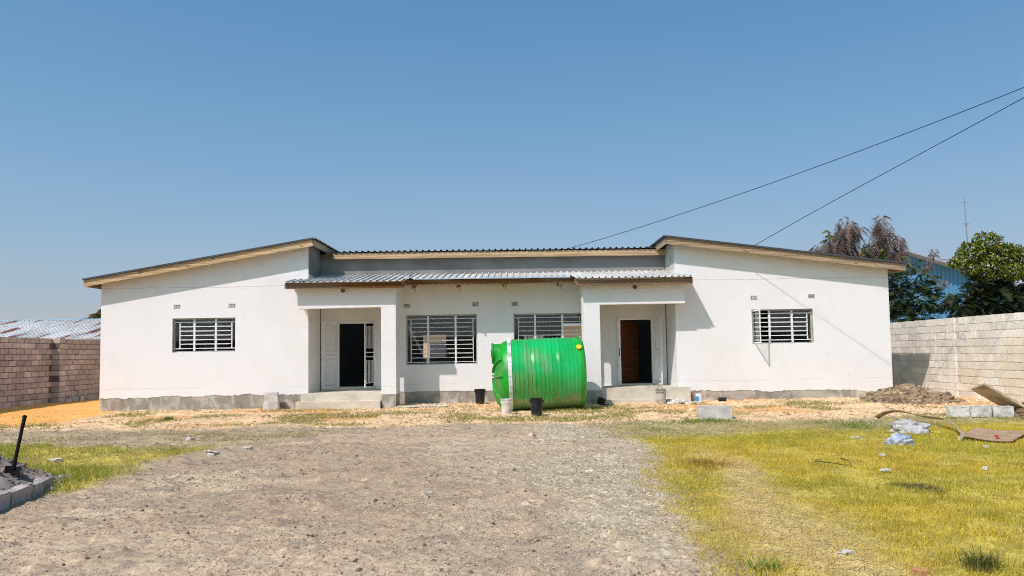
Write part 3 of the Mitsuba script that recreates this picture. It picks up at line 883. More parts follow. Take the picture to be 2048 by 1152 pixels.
lean(-6.53, -6.04, 21.90, 22.79)
lean(-6.045, -3.10, 21.90, MY - .004)
lean(-3.095, 1.835, 22.60, MY - .004)
lean(1.84, 4.84, 21.90, MY - .004)
lean(4.835, 5.21, 21.90, 22.79)
for (p, q, c) in (((-6.52, 22.02, 3.625), (-3.11, 22.02, 3.612), (.55,)), ((1.85, 22.02, 3.585), (5.20, 22.02, 3.60), (.48,)), ((-3.09, 22.725, 3.745), (1.84, 22.725, 3.735), (.36, .71))):
    for a, b in split(p, q, c):
        wood_board(a, b, .04, .165, 'fascia_brown')
for x in (-6.50, -3.13, 1.87, 5.18):
    yb = 24.18 if abs(x) < 4 else 22.78
    ent('verge_board', MB().beam((x, 22.045, zs(22.045) - .09), (x, yb, zs(yb) - .09), .035, .15).mesh(), 'rafter_wood', parent=H)
for x in (-3.02, -1.66, -.26, 1.43):
    ent('rafter', MB().beam((x * .975, 22.75, zs(22.75) - .20), (x * .975, 23.59, zs(23.59) - .20), .045, .20).mesh(), 'rafter_wood', parent=H)
    ent('rafter_bracket', MB().box(x * .975 + .06, x * .975 + .10, 22.76, 22.80, 3.47, 3.72).mesh(), 'rafter_wood', parent=H)
for x, z in ((-4.91, 3.49), (3.58, 3.47)):
    m = MB()
    a_ = np.linspace(0, 2 * np.pi, 17)
    m.tube(np.stack([x + .05 * np.cos(a_), 22.285 + 0 * a_, z + .05 * np.sin(a_)], 1), .012, 6)
    m.tube([(x, 22.30, z), (x, 22.24, z - .005)], [.032, .028], 10)
    ent('lamp_holder', m.mesh(), 'rafter_wood', parent=H)

# ------------------------------------------------------------------ boundary walls, block by block
def cblock(l, h, t, c=.006):
    b = trimesh.creation.box((t, l, h)); v = []
    for sx in (-1, 1):
        for sy in (-1, 1):
            for sz in (-1, 1):
                v += [(sx * (t / 2 - c), sy * l / 2, sz * (h / 2 - c)), (sx * t / 2, sy * (l / 2 - c), sz * (h / 2 - c)), (sx * (t / 2 - c), sy * (l / 2 - c), sz * h / 2)]
    return trimesh.convex.convex_hull(np.array(v))


def block_wall(name, label, X, side, y0, y1, yfar, ynear, z0, z1, n, L, mats, mort, pil, joint=.012):
    """Blocks one by one from y0 to y1 (the stretch in view), the rest as joined courses. side: +1 if its seen face looks along +x."""
    W = thing(name, label, 'wall')
    ch = (z1 - z0) / n
    t = .15
    xc = X - side * t / 2
    full = cblock(L - joint, ch - joint, t)
    r = np.random.default_rng(5)

    def worn(seed):                      # a block with knocked corners and edges
        v = np.array(full.vertices); q = np.random.default_rng(seed)
        return v * (1 - .012 * q.random((len(v), 3))) + q.normal(0, .0022, v.shape), full.faces
    plies = {(s, k): mikit.ply(worn(10 * s + k), mats + str(k)) for s in range(3) for k in range(4)}
    r = np.random.default_rng(5)
    rest = MB(); cnt = 0
    for c in range(n):
        z = z0 + ch * (c + .5)
        y = ynear - (L / 2 if c % 2 else 0)
        while y < yfar:
            s = 0
            if pil and pil[0] - .03 < y + L / 2 < pil[1] + .03:
                y += L; continue
            M = T().translate([xc + r.normal(0, .0025), y + L / 2, z + r.normal(0, .0012)]).rotate([0, 0, 1], r.normal(0, .35)).rotate([1, 0, 0], r.normal(0, .25))
            k = int(r.integers(4)); s = int(r.integers(3))
            if y0 < y < y1 and cnt < 296:
                scene[numbered_fast(W + '__block')] = {**plies[(s, k)], 'to_world': M}; cnt += 1
            else:
                v = np.array(full.vertices) + [xc, y + L / 2, z]
                rest.add(v, full.faces)
            y += L
        if pil:
            pt = .03 if side < 0 else .27
            for k2, (ya, yb_) in enumerate([(pil[0], pil[1])]):
                v = cblock(yb_ - ya - joint, ch - joint, t + pt)
                mm = np.array(v.vertices) + [X + side * (pt / 2 - t / 2), (ya + yb_) / 2 + r.normal(0, .006), z]
                scene[numbered_fast(W + '__block')] = mikit.ply((mm, v.faces), mats + str(int(r.integers(4))))
    ent('far_blocks', rest.mesh(), mats + '1', parent=W, kind='stuff')
    m = MB().box(min(X - side * .02, X - side * (t - .012)), max(X - side * .02, X - side * (t - .012)), ynear - .1, yfar, z0 - .4, z1 - .012)
    if pil:
        pt = .03 if side < 0 else .27
        m.box(min(X, X + side * (pt - .012)), max(X, X + side * (pt - .012)), pil[0] + .012, pil[1] - .012, z0 - .4, z1 - .012)
    ent('mortar', m.mesh(), mort, parent=W)
    return W


CNT = {}


def numbered_fast(k):
    i = CNT.get(k, 0); CNT[k] = i + 1
    return k if i == 0 else f'{k}_{i:03d}'


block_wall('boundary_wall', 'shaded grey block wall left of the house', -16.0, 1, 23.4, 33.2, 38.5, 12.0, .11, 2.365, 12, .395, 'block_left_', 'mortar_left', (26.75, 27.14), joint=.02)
block_wall('boundary_wall', 'sunlit cream block wall right of the house', 13.05, -1, 18.8, 27.0, 38.5, 12.0, .10, 2.46, 11, .42, 'block_right_', 'mortar_right', (22.68, 23.08), joint=.014)

# ------------------------------------------------------------------ green tank
TK = thing('septic_tank', 'big green ribbed plastic tank lying on its side before the house', 'tank')
R, XA, XB, AY, AZ = .955, -.10, 1.78, 20.95, 1.035
TILT = math.radians(1.3)


def revolve(prof, seg=72):
    """profile of (x, r) turned about the x axis"""
    a = np.arange(seg) * 2 * np.pi / seg
    p = np.array(prof)
    V = np.stack([np.repeat(p[:, :1], seg, 1), p[:, 1:] * np.cos(a), p[:, 1:] * np.sin(a)], -1).reshape(-1, 3)
    F = [[i * seg + j, i * seg + (j + 1) % seg, (i + 1) * seg + (j + 1) % seg, (i + 1) * seg + j] for i in range(len(p) - 1) for j in range(seg)]
    return V, np.array(F)


def tk(v):
    v = np.asarray(v, float).copy()
    c, s = math.cos(TILT), math.sin(TILT)
    x, z = v[:, 0] - .9, v[:, 2]
    x2, z2 = x * c - z * s, x * s + z * c
    yaw = math.radians(1.0); cy_, sy_ = math.cos(yaw), math.sin(yaw)
    return np.stack([.9 + x2 * cy_ - v[:, 1] * sy_, AY + x2 * sy_ + v[:, 1] * cy_, AZ + z2], 1)


prof = []
x = .0
r_ = np.random.default_rng(9)
body = [(XA + .06, R)]
nr_ = 16
for i in range(nr_):
    xc = .03 + i * .109 + r_.normal(0, .004)
    rr = R + .004 * r_.normal()
    body += [(xc - .020, rr), (xc - .010, rr + .017), (xc + .008, rr + .017), (xc + .018, rr)]
body.append((XB, R))
v, f = revolve(body, 96)
ent('body', (tk(v), f), 'tank_green', smooth=28, parent=TK)
v, f = revolve([(XA - .035, R - .02), (XA - .035, R + .028), (XA + .06, R + .028), (XA + .06, R - .02)], 96)
ent('joint_band', (tk(v), f), 'tank_band', smooth=30, parent=TK)
mb = MB()
for i in range(48):
    a = i * 2 * np.pi / 48
    c = np.array([[XA + .012, (R + .03) * math.cos(a), (R + .03) * math.sin(a)]])
    s_ = trimesh.creation.icosphere(subdivisions=0, radius=.011)
    mb.add(tk(np.array(s_.vertices) + c), s_.faces)
ent('bolts', mb.mesh(), 'steel_grey', parent=TK, kind='stuff')
dome = [(XA - .035 - .385 * (1 - t ** 2.6) ** .55, R * t * .985) for t in np.linspace(1, 0.002, 26)]
v, f = revolve(dome, 96)
ent('domed_end', (tk(v), f[:, ::-1]), 'tank_end', smooth=40, parent=TK)
capp = [(XB - .03, R + .012), (XB + .03, R + .014), (XB + .07, R + .004), (XB + .09, R - .03)] + [(XB + .09 + .08 * (1 - t ** 2) ** .5, (R - .03) * t) for t in np.linspace(.98, .002, 14)]
v, f = revolve(capp, 96)
ent('end_cap', (tk(v), f), 'tank_end', smooth=40, parent=TK)
# manhole neck and gussets on the dome
nz, nrad = .60, .255
v, f = revolve([(XA - .12, nrad), (XA - .40, nrad), (XA - .41, nrad + .03), (XA - .455, nrad + .03), (XA - .46, nrad), (XA - .462, .17), (XA - .452, .165), (XA - .45, .001)], 48)
v[:, 2] += nz
ent('manhole_neck', (tk(v), f[:, ::-1]), 'tank_end', smooth=35, parent=TK)
v, f = revolve([(XA - .452, .10), (XA - .476, .10), (XA - .478, .001)], 24)
v[:, 2] += nz; v[:, 1] -= .02
ent('manhole_cover', (tk(v), f), 'black_plastic', smooth=35, parent=TK)
for i, a in enumerate(np.radians([-135, -90, -48, -180, 0, 30, 150])):
    pts = []
    for t in np.linspace(.18 if i != 2 else .1, .93, 10):
        xd = XA - .035 - .385 * (1 - t ** 2.6) ** .55
        pts.append((xd, R * t))
    pts = np.array(pts)
    d_ = np.array([0, math.cos(a), math.sin(a)]); s_ = np.array([0, -math.sin(a), math.cos(a)]) * .014
    V = []
    for (xx, rr) in pts:
        for off, sg in ((.02, -1), (.02, 1), (-.055, 1), (-.055, -1)):
            V.append(np.array([xx + off, 0, 0]) + d_ * rr + s_ * sg)
    F = [[j * 4 + q_, j * 4 + (q_ + 1) % 4, (j + 1) * 4 + (q_ + 1) % 4, (j + 1) * 4 + q_] for j in range(len(pts) - 1) for q_ in range(4)] + [[0, 1, 2, 3], [len(V) - 1, len(V) - 2, len(V) - 3, len(V) - 4]]
    ent('gusset', (tk(V), np.array(F)), 'tank_end', parent=TK)
for (xx, aa, mat, nm) in ((1.74, math.radians(137), 'plug_yellow', 'yellow_plug'), (XA - .14, math.radians(140), 'plug_orange', 'orange_plug')):
    m = trimesh.creation.cylinder(.055, .07, sections=18); m2 = trimesh.creation.cylinder(.075, .03, sections=8)
    dvec = np.array([0, math.cos(aa), math.sin(aa)])
    al = trimesh.geometry.align_vectors([0, 0, 1], dvec)
    pos = np.array([xx, (R + .02) * math.cos(aa), (R + .02) * math.sin(aa)])
    if nm == 'orange_plug': pos = np.array([xx, -.52, .60])
    mb = MB()
    mb.add(tk(trimesh.transform_points(m.vertices, al) + pos), m.faces).add(tk(trimesh.transform_points(m2.vertices, al) + pos + dvec * .035), m2.faces)
    ent(nm, mb.mesh(), mat, parent=TK, smooth=30)


# ------------------------------------------------------------------ buckets and small things
def lathe(prof, seg=36):
    a = np.arange(seg) * 2 * np.pi / seg
    p = np.array(prof)
    V = np.stack([p[:, :1] * np.cos(a), p[:, :1] * np.sin(a), np.repeat(p[:, 1:], seg, 1)], -1).reshape(-1, 3)
    F = [[i * seg + j, i * seg + (j + 1) % seg, (i + 1) * seg + (j + 1) % seg, (i + 1) * seg + j] for i in range(len(p) - 1) for j in range(seg)]
    return V, np.array(F)


def bucket(x, y, rt, rb, h, mat, label, handle, rot=0, fill=None):
    B = thing('bucket', label, 'bucket', None)
    z = float(ground_z(np.array([x]), np.array([y]))[0]) - .004
    pr = [(.001, .012), (rb - .008, .012), (rb, .0), (rb + (rt - rb) * .78, h * .78), (rt + .012, h * .785), (rt + .013, h * .86), (rt - .002, h * .865), (rt, h * .95), (rt + .014, h * .955), (rt + .014, h), (rt - .004, h), (rb - .002 + .0, .02), (.001, .02)]
    v, f = lathe(pr)
    ent('body', (v + [x, y, z], f), mat, smooth=35, parent=B)
    a = np.linspace(0, np.pi, 18)
    if handle == 'down':
        pts = np.stack([(rt + .02) * np.cos(a), -.02 - (rt + .02) * np.sin(a) * .98, h * .84 - .13 * np.sin(a)], 1)
    elif handle == 'up':
        pts = np.stack([(rt + .02) * np.cos(a), .04 * np.sin(a), h * .84 + .15 * np.sin(a)], 1)
    else:
        pts = np.stack([(rt + .016) * np.cos(a), (rt + .018) * np.sin(a), h * .82 - .05 * np.sin(a)], 1)
    c, s_ = math.cos(rot), math.sin(rot)
    pts = np.stack([pts[:, 0] * c - pts[:, 1] * s_, pts[:, 0] * s_ + pts[:, 1] * c, pts[:, 2]], 1)
    ent('handle', MB().tube(pts + [x, y, z], .0055, 6).mesh(), 'black_plastic' if mat != 'white_plastic' else 'steel_grey', smooth=True, parent=B)
    for s2 in (-1, 1):
        e = pts[0 if s2 > 0 else -1]
        ent('handle_lug', MB().box(e[0] - .014, e[0] + .014, e[1] - .016, e[1] + .016, e[2] - .02, e[2] + .02).mesh() if False else (np.array(MB().box(e[0] - .014, e[0] + .014, e[1] - .016, e[1] + .016, e[2] - .02, e[2] + .02).mesh()[0]) + [x, y, z], BOXF), mat, parent=B)


bucket(-.175, 19.45, .140, .118, .405, 'white_plastic', 'dirty white bucket standing at the left end of the green tank', 'back', 2.5)
bucket(.565, 18.95, .155, .130, .44, 'black_plastic', 'black bucket in front of the green tank with its handle hanging', 'down', .2)
bucket(-.985, 22.85, .155, .130, .43, 'black_plastic', 'black bucket by the middle wall left of the tank', 'down', 2.9)
bucket(4.19, 21.95, .150, .125, .42, 'dirty_plastic', 'grey cement stained bucket before the right porch steps', 'up', .9)
gz = lambda x, y: float(ground_z(np.array([x]), np.array([y]))[0])
K = thing('paint_tin', 'white and blue paint tin beside the right porch steps', 'tin')
v, f = lathe([(.001, 0), (.088, 0), (.092, .01), (.09, .25), (.095, .255), (.095, .27), (.085, .27), (.083, .262), (.001, .262)], 28)
ent('body', (v + [5.25, 21.9, gz(5.25, 21.9)], f), 'tin_paint', smooth=35, parent=K)
a = np.radians(np.linspace(170, 262, 14))
V = np.array([[5.25 + .0925 * math.cos(t), 21.9 + .0925 * math.sin(t), gz(5.25, 21.9) + z] for t in a for z in (.06, .20)])
ent('paint_label', (V, np.array([[2 * i, 2 * i + 2, 2 * i + 3, 2 * i + 1] for i in range(13)])), 'tin_label', parent=K)
K = thing('black_container', 'black plastic container lying open beside the right porch column', 'container')
mb = MB()
x, y = 2.45, 22.0; z = gz(x, y)
v, f = lathe([(.001, 0), (.10, 0), (.12, .16), (.13, .165), (.13, .18), (.115, .18), (.095, .012), (.001, .012)], 24)
rotm = trimesh.transformations.rotation_matrix(math.radians(24), [0.3, 1, 0])
ent('body', (trimesh.transform_points(v, rotm) + [x, y, z + .03], f), 'black_plastic', smooth=35, parent=K)
ent('lid', (np.array(MB().box(-.10, .10, -.08, .08, 0, .02).mesh()[0]) + [x + .16, y - .02, z + .005], BOXF), 'black_plastic', parent=K)
v, f = lathe([(.001, 0), (.055, 0), (.057, .006), (.057, .205), (.06, .21), (.055, .215), (.05, .205), (.05, .01), (.001, .01)], 24)
v = np.stack([v[:, 2] - .1, v[:, 0], v[:, 1] + .055], 1)
k_ = ent('tin_can', (v + [6.0, 22.25, gz(6.0, 22.25) + .01], f), 'black_plastic', smooth=35, label='short black tin lying against the right plinth', category='tin')


def lumpy(name, ext, pos, mat, lbl, cat, seed, rot=0, amp=.04, sub=.05, freq=9, group=None):
    m = trimesh.creation.box(ext); m = m.subdivide_to_size(max(ext) / 7)
    v = np.array(m.vertices); nrm = np.array(m.vertex_normals)
    v = v + nrm * (amp * (meshkit.fbm(v * freq + seed, 3, seed) - .5) * 2)[:, None]
    c, s_ = math.cos(rot), math.sin(rot)
    v = np.stack([v[:, 0] * c - v[:, 1] * s_, v[:, 0] * s_ + v[:, 1] * c, v[:, 2]], 1) + pos
    pr = dict(label=lbl, category=cat)
    if group: pr['group'] = group
    return ent(name, (v, np.array(m.faces)), mat, smooth=50, **pr)


# upright stub of concrete by the left wall
m = trimesh.convex.convex_hull(np.array([[-.235, -.12, -.1], [.24, -.12, -.1], [.22, .14, -.1], [-.22, .14, -.1], [-.19, -.07, .50], [.17, -.07, .50], [.16, .12, .50], [-.19, .12, .50]]))
m = m.subdivide_to_size(.07); v = np.array(m.vertices)
v += np.array(m.vertex_normals) * (.02 * (meshkit.fbm(v * 9, 3, 4) - .5))[:, None]
ent('concrete_stub', (v + [-7.03, 22.5, gz(-7.03, 22.5)], m.faces), 'concrete', smooth=50, label='upright grey concrete stub against the left plinth', category='concrete stub')
# pale plank on the ground
m = MB().beam((-3.32, 22.17, gz(-3.3, 22.2) + .045), (-1.80, 21.98, gz(-1.8, 22) + .05), .16, .035)
ent('plank', m.mesh(), 'slab_white', label='pale plank lying on the ground right of the left porch', category='plank')
# heap of plaster rubble by the right steps
def heap_pts(cx, cy, rx, ry, n, seed):
    r = np.random.default_rng(seed)
    a, q = r.random(n) * 2 * np.pi, np.sqrt(r.random(n))
    return cx + rx * q * np.cos(a), cy + ry * q * np.sin(a), q


hx, hy, hq = heap_pts(4.72, 21.85, .38, .20, 160, 5)
P = np.stack([hx, hy, ground_z(hx, hy) + .13 * (1 - hq) + .01], 1)
V, F, k = stones(P, .02 + .05 * np.random.default_rng(2).random(160), .6, 8)
ent('plaster_rubble', (V, F), 'slab_white', label='low heap of pale plaster rubble before the right steps', category='rubble', kind='stuff')
# concrete block in the yard
lumpy('concrete_block', (.74, .26, .30), np.array([4.62, 17.80, gz(4.62, 17.8) + .135]), 'concrete', 'long pale concrete block lying alone at the drive end', 'concrete block', 3, -.12, .012)
# row of three blocks at the right
for i, (xx, lb) in enumerate(((9.95, 'left concrete block of the row by the leaning slab'), (10.37, 'middle concrete block of the row by the leaning slab'), (10.80, 'right concrete block of the row by the leaning slab'))):
    lumpy('concrete_block', (.415, .22, .24), np.array([xx, 17.35 - .10 * i, gz(xx, 17.3) + .125]), 'concrete', lb, 'concrete block', 20 + i, -.2, .022)
# leaning slab
m = trimesh.creation.box((1.02, .62, .05)).subdivide_to_size(.2)
rot = trimesh.transformations.rotation_matrix(math.radians(33), [0, 1, 0]) @ trimesh.transformations.rotation_matrix(math.radians(-14), [1, 0, 0])
rot = trimesh.transformations.rotation_matrix(math.radians(-12), [0, 0, 1]) @ rot
ent('leaning_slab', (trimesh.transform_points(m.vertices, rot) + [10.95, 17.45, .42], m.faces), 'board_tan', label='tan slab leaning over the row of concrete blocks', category='slab')


# soil heaps
def heap(name, cx, cy, rx, ry, h, seed, col, label, peak=(0, 0), nclod=1800, cs=.05, zbase=None):
    K = thing(name, label, 'heap')
    n = 90
    u = np.linspace(-1.15, 1.15, n)
    U, W = np.meshgrid(u, u)
    rr = np.sqrt((U - peak[0] * (1 - np.abs(U))) ** 2 + (W - peak[1]) ** 2)
    rr = rr * (.80 + .45 * meshkit.fbm(np.stack([np.arctan2(W, U) * 1.1 + 5, rr * 1.2, 0 * U], -1), 3, seed + 9))
    q = np.stack([U * 2.2, W * 2.2, 0 * U], -1)
    rb = np.random.default_rng(seed + 77)
    for _ in range(5):
        bx_, by_, br_ = rb.uniform(-.6, .6), rb.uniform(-.5, .5), rb.uniform(.3, .5)
        rr = np.minimum(rr, 1 - (1 - np.clip(np.hypot(U - bx_, W - by_) / br_ / 1.0, 0, 1)) * (.85 - .55 * math.hypot(bx_, by_)) + 9 * (rr > 1.0))
    hh = h * np.clip(1 - rr, -.2, 1) ** .9 * (.75 + .6 * meshkit.fbm(q * 1.4, 3, seed)) + .05 * (meshkit.fbm(q * 6, 3, seed + 1) - .5)
    x, y = cx + rx * U, cy + ry * W
    z = ground_z(x.ravel(), y.ravel()).reshape(x.shape) + np.where(rr < 1.0, hh, -.06)
    i, j = np.meshgrid(np.arange(n - 1), np.arange(n - 1), indexing='ij'); k0 = (i * n + j).ravel()
    vv_ = np.stack([x.ravel(), y.ravel(), z.ravel()], 1)
    r = np.random.default_rng(seed)
    cc = np.array(col) * (.75 + .5 * meshkit.fbm(q.reshape(-1, 3) * 5, 3, seed)[:, None])
    ent('soil', (vv_, np.stack([k0, k0 + 1, k0 + n + 1, k0 + n], 1)), 'vcol', smooth=True, parent=K, color=cc)
    a, qq = r.random(nclod) * 2 * np.pi, np.sqrt(r.random(nclod)) * 1.02
    uu, ww = qq * np.cos(a), qq * np.sin(a)
    ix = np.clip(((ww + 1.15) / 2.3 * (n - 1)).round().astype(int), 0, n - 1); jx = np.clip(((uu + 1.15) / 2.3 * (n - 1)).round().astype(int), 0, n - 1)
    P = np.stack([cx + rx * uu, cy + ry * ww, np.maximum(z[ix, jx], ground_z(cx + rx * uu, cy + ry * ww)) + .005], 1)
    V, F, kk = stones(P, cs * (.22 + 1.9 * r.random(nclod) ** 6), .75, seed + 3)
    cl = np.repeat(np.array(col) * (.45 + 1.05 * r.random((nclod, 1))) * (1 + .05 * r.normal(size=(nclod, 3))).clip(.85, 1.15), kk, 0)
    ent('clods', (V, F), 'vcol', parent=K, color=cl, kind='stuff')


heap('soil_heap', 10.80, 21.0, 1.25, .95, .38, 41, (.30, .215, .14), 'heap of brown soil and rubble between house and right wall', (-.05, .1), 9000, .045)
heap('soil_heap', 11.75, 17.2, .75, .7, .42, 43, (.25, .17, .10), 'dark brown soil heap behind the leaning slab at the right edge', (0, 0), 900, .05)
heap('sand_pile', -7.20, 9.55, 1.50, 1.25, .56, 45, (.27, .225, .195), 'pile of grey building sand with a spade stuck in it', (.0, .0), 2600, .032)
# kerb of concrete blocks before the sand pile
for i, (p, q_, lb) in enumerate((((-5.47, 7.86), (-5.55, 8.55), 'nearest concrete block edging the sand pile'), ((-5.55, 8.58), (-5.62, 9.07), 'middle concrete block edging the sand pile'), ((-5.63, 9.10), (-5.82, 9.80), 'farthest concrete block edging the sand pile, split and tilted'))):
    p, q_ = np.array(p), np.array(q_)
    c = (p + q_) / 2; L_ = np.linalg.norm(q_ - p)
    lumpy('concrete_block', (L_, .14, .21), np.array([c[0] - .07, c[1], .055 - .012 * i]), 'block_left_1', lb, 'concrete block', 30 + i, math.atan2(q_[1] - p[1], q_[0] - p[0]), .045)
# spade
S = thing('spade', 'black handled spade stuck upright in the sand pile', 'spade')
b0 = np.array([-6.19, 9.60, .27]); tp = np.array([-6.125, 9.68, .85])
ax = (tp - b0) / np.linalg.norm(tp - b0)
ent('shaft', MB().tube([b0 + ax * .0, b0 + ax * .25, b0 + ax * .5, tp - ax * .08], [.024, .021, .020, .020], 10).mesh(), 'black_steel', smooth=True, parent=S)
gr = MB()
sd = np.array([-.60, .80, 0.0]); sd -= ax * (sd @ ax); sd /= np.linalg.norm(sd)
top = tp + ax * .05
gr.tube([tp - ax * .09, tp - ax * .05 + sd * .05, top + sd * .055], .018, 8).tube([tp - ax * .09, tp - ax * .05 - sd * .05, top - sd * .055], .018, 8).tube([top + sd * .065, top - sd * .065], .022, 8)
ent('grip', gr.mesh(), 'black_steel', smooth=True, parent=S)
wv = np.cross(ax, sd); V, F = [], []
sd2 = np.cross(ax, np.array([0.35, -.9, 0])); sd2 /= np.linalg.norm(sd2); fn_ = np.cross(sd2, ax)
for i in range(7):
    for j in range(7):
        s_, t = (j / 6 - .5) * 2, i / 6
        wd = .085 * (1 - .25 * max(0, t - .6) / .4)
        V.append(b0 + ax * .03 - ax * (.30 * t) + sd2 * (s_ * wd) + fn_ * (.018 * s_ * s_))
F = [[i * 7 + j, i * 7 + j + 1, (i + 1) * 7 + j + 1, (i + 1) * 7 + j] for i in range(6) for j in range(6)]
V = np.array(V); V2 = V + fn_ * .004
ent('blade', (np.vstack([V, V2]), np.vstack([np.array(F), np.array(F)[:, ::-1] + 49])), 'black_steel', smooth=True, parent=S)

# rubbish on the lawn
n = 44
U, W = np.meshgrid(np.linspace(-1, 1, n), np.linspace(-1, 1, n))


def sheet_mesh(cx, cy, ex, ey, rot, hfun, outline=None, thick=.006):
    c, s_ = math.cos(rot), math.sin(rot)
    u, w = U * ex, W * ey
    if outline: u, w = outline(u, w)
    x, y = cx + u * c - w * s_, cy + u * s_ + w * c
    z = hz(x, y) + hfun(U, W)
    v = np.stack([x.ravel(), y.ravel(), z.ravel()], 1)
    i, j = np.meshgrid(np.arange(n - 1), np.arange(n - 1), indexing='ij'); k0 = (i * n + j).ravel()
    f = np.stack([k0, k0 + 1, k0 + n + 1, k0 + n], 1)
    return np.vstack([v, v - [0, 0, thick]]), np.vstack([f, f[:, ::-1] + n * n])


C = thing('cardboard', 'flat brown cardboard piece with a red mark on the grass', 'cardboard')
hcard = lambda u, w: .05 + .02 * u * u + .02 * w - .015 * u
oc = lambda u, w: (u * (1 - .12 * W * U) + .05 * W, w * (1 + .16 * np.sin(2.2 * U)))
ent('sheet', sheet_mesh(8.42, 13.6, .40, .70, -.75, hcard, oc), 'cardboard', smooth=40, parent=C)
mb = MB()
cr_, sr_ = math.cos(-.75), math.sin(-.75)
pts = []
for t in np.linspace(0, 1, 30):
    u, w = .12 + .30 * t, -.35 - .32 * t + .16 * math.sin(t * 6.0)
    x_, y_ = 8.42 + u * .40 * cr_ - w * .70 * sr_, 13.6 + u * .40 * sr_ + w * .70 * cr_
    pts.append((x_, y_, float(hz(x_, y_)) + hcard(u, w) + .007))
mb.tube(pts, .017, 5)
v, f = mb.mesh(); pc = np.array(pts)[:, 2].mean()
ent('red_mark', (v, f), 'card_red', parent=C)
def crumple(seed, h, fr):
    def f(u, w):
        edge = np.clip((1 - np.abs(u) ** 3) * (1 - np.abs(w) ** 3), 0, 1) ** .7
        q = np.stack([u * fr, w * fr, 0 * u], -1)
        fold = np.abs(meshkit.fbm(q, 3, seed) - .5) * 2 + .6 * np.abs(meshkit.noise(q * 2.6, seed + 3) - .5)
        return .012 + h * edge * (.35 + 1.1 * fold)
    return f


ragq = lambda seed: (lambda u, w: (u * (1 + .35 * (meshkit.noise(np.stack([w * 4, 0 * u, 0 * u], -1), seed) - .5)), w * (1 + .35 * (meshkit.noise(np.stack([u * 7, 0 * u, 0 * u], -1), seed + 1) - .5))))
def crumpled(ext, pos, rot, seed):
    m = trimesh.creation.icosphere(subdivisions=4); v = np.array(m.vertices)
    rid = np.abs(meshkit.noise(v * 1.9 + seed, seed) - .5) * 2; rid2 = np.abs(meshkit.noise(v * 4.2 + seed, seed + 1) - .5) * 2
    lob = meshkit.noise(v * 1.1 + seed * 3, seed + 2)
    v = v * (.55 + .55 * lob + .34 * rid + .16 * rid2)[:, None]
    v[:, 2] = np.maximum(v[:, 2], -.12) + .12
    v = v * np.array(ext)
    c, s_ = math.cos(rot), math.sin(rot)
    return np.stack([v[:, 0] * c - v[:, 1] * s_, v[:, 0] * s_ + v[:, 1] * c, v[:, 2]], 1) + pos, np.array(m.faces)


ent('paper_sack', crumpled((.34, .40, .23), [7.50, 14.75, gz(7.50, 14.75) - .02], .35, 5), 'sack_paper', smooth=22, label='crumpled grey white paper sack on the lawn', category='paper sack')
ent('plastic_bag', crumpled((.25, .22, .17), [6.38, 12.85, gz(6.38, 12.85) - .02], .2, 9), 'bag_plastic', smooth=30, label='crumpled pale blue plastic bag just in front of the paper sack', category='plastic bag')
# bent strip of board
cp = np.array([[8.05, 17.2, .09], [8.35, 16.7, .26], [8.5, 16.1, .20], [8.42, 15.2, .22], [8.25, 14.5, .16], [7.85, 13.6, .12], [7.55, 13.2, .06]])
tt = np.linspace(0, 1, 40); ti = np.linspace(0, 1, len(cp))
from scipy.interpolate import CubicSpline
pp = CubicSpline(ti, cp)(tt)
tg = np.gradient(pp, axis=0); tg /= np.linalg.norm(tg, axis=1, keepdims=True)
sdv = np.cross(tg, [0, 0, 1]); sdv /= np.linalg.norm(sdv, axis=1, keepdims=True)
wdt = (.17 - .12 * tt + .02 * np.sin(tt * 25))[:, None]
A_, B_ = pp + sdv * wdt * .5, pp - sdv * wdt * .5 - np.array([0, 0, .05])
V = np.concatenate([A_, B_, A_ - [0, 0, .012], B_ - [0, 0, .012]])
F = [[i, i + 1, 41 + i, 40 + i] for i in range(39)] + [[120 + i, 121 + i, 81 + i, 80 + i] for i in range(39)] + [[80 + i, 81 + i, 1 + i, i] for i in range(39)] + [[40 + i, 41 + i, 121 + i, 120 + i] for i in range(39)]
ent('board_strip', (V, np.array(F)), 'board_tan', smooth=35, label='long bent strip of tan board lying behind the paper sack', category='board strip')
a = np.radians(np.linspace(100, 395, 40))
pts = np.stack([4.38 + .22 * np.cos(a), 10.70 + .30 * np.sin(a), .05 + .02 * np.sin(a * 2)], 1)
ent('hose_loop', MB().tube(pts, .0055, 6).mesh(), 'black_plastic', smooth=True, label='thin black hose loop lying on the lawn', category='hose')
for (x, y, e, lb, sd_) in ((4.72, 9.9, (.14, .07, .02), 'flat white scrap left of the burnt patch behind it', 1), (6.02, 9.95, (.07, .06, .035), 'small white scrap near the right edge of the lawn', 2), (7.35, 12.1, (.13, .06, .015), 'white paper strip below the cardboard', 3), (5.35, 11.3, (.10, .06, .02), 'pale scrap on the lawn before the plastic bag', 4)):
    lumpy('litter', e, np.array([x, y, gz(x, y) + .035]), 'litter_white', lb, 'litter', 50 + sd_, .4 * sd_, .012)
lumpy('brick', (.085, .11, .055), np.array([2.83, 5.50, gz(2.83, 5.50) + .01]), 'brick_orange', 'orange brick in the grass at the bottom edge', 'brick', 7, .3, .008)
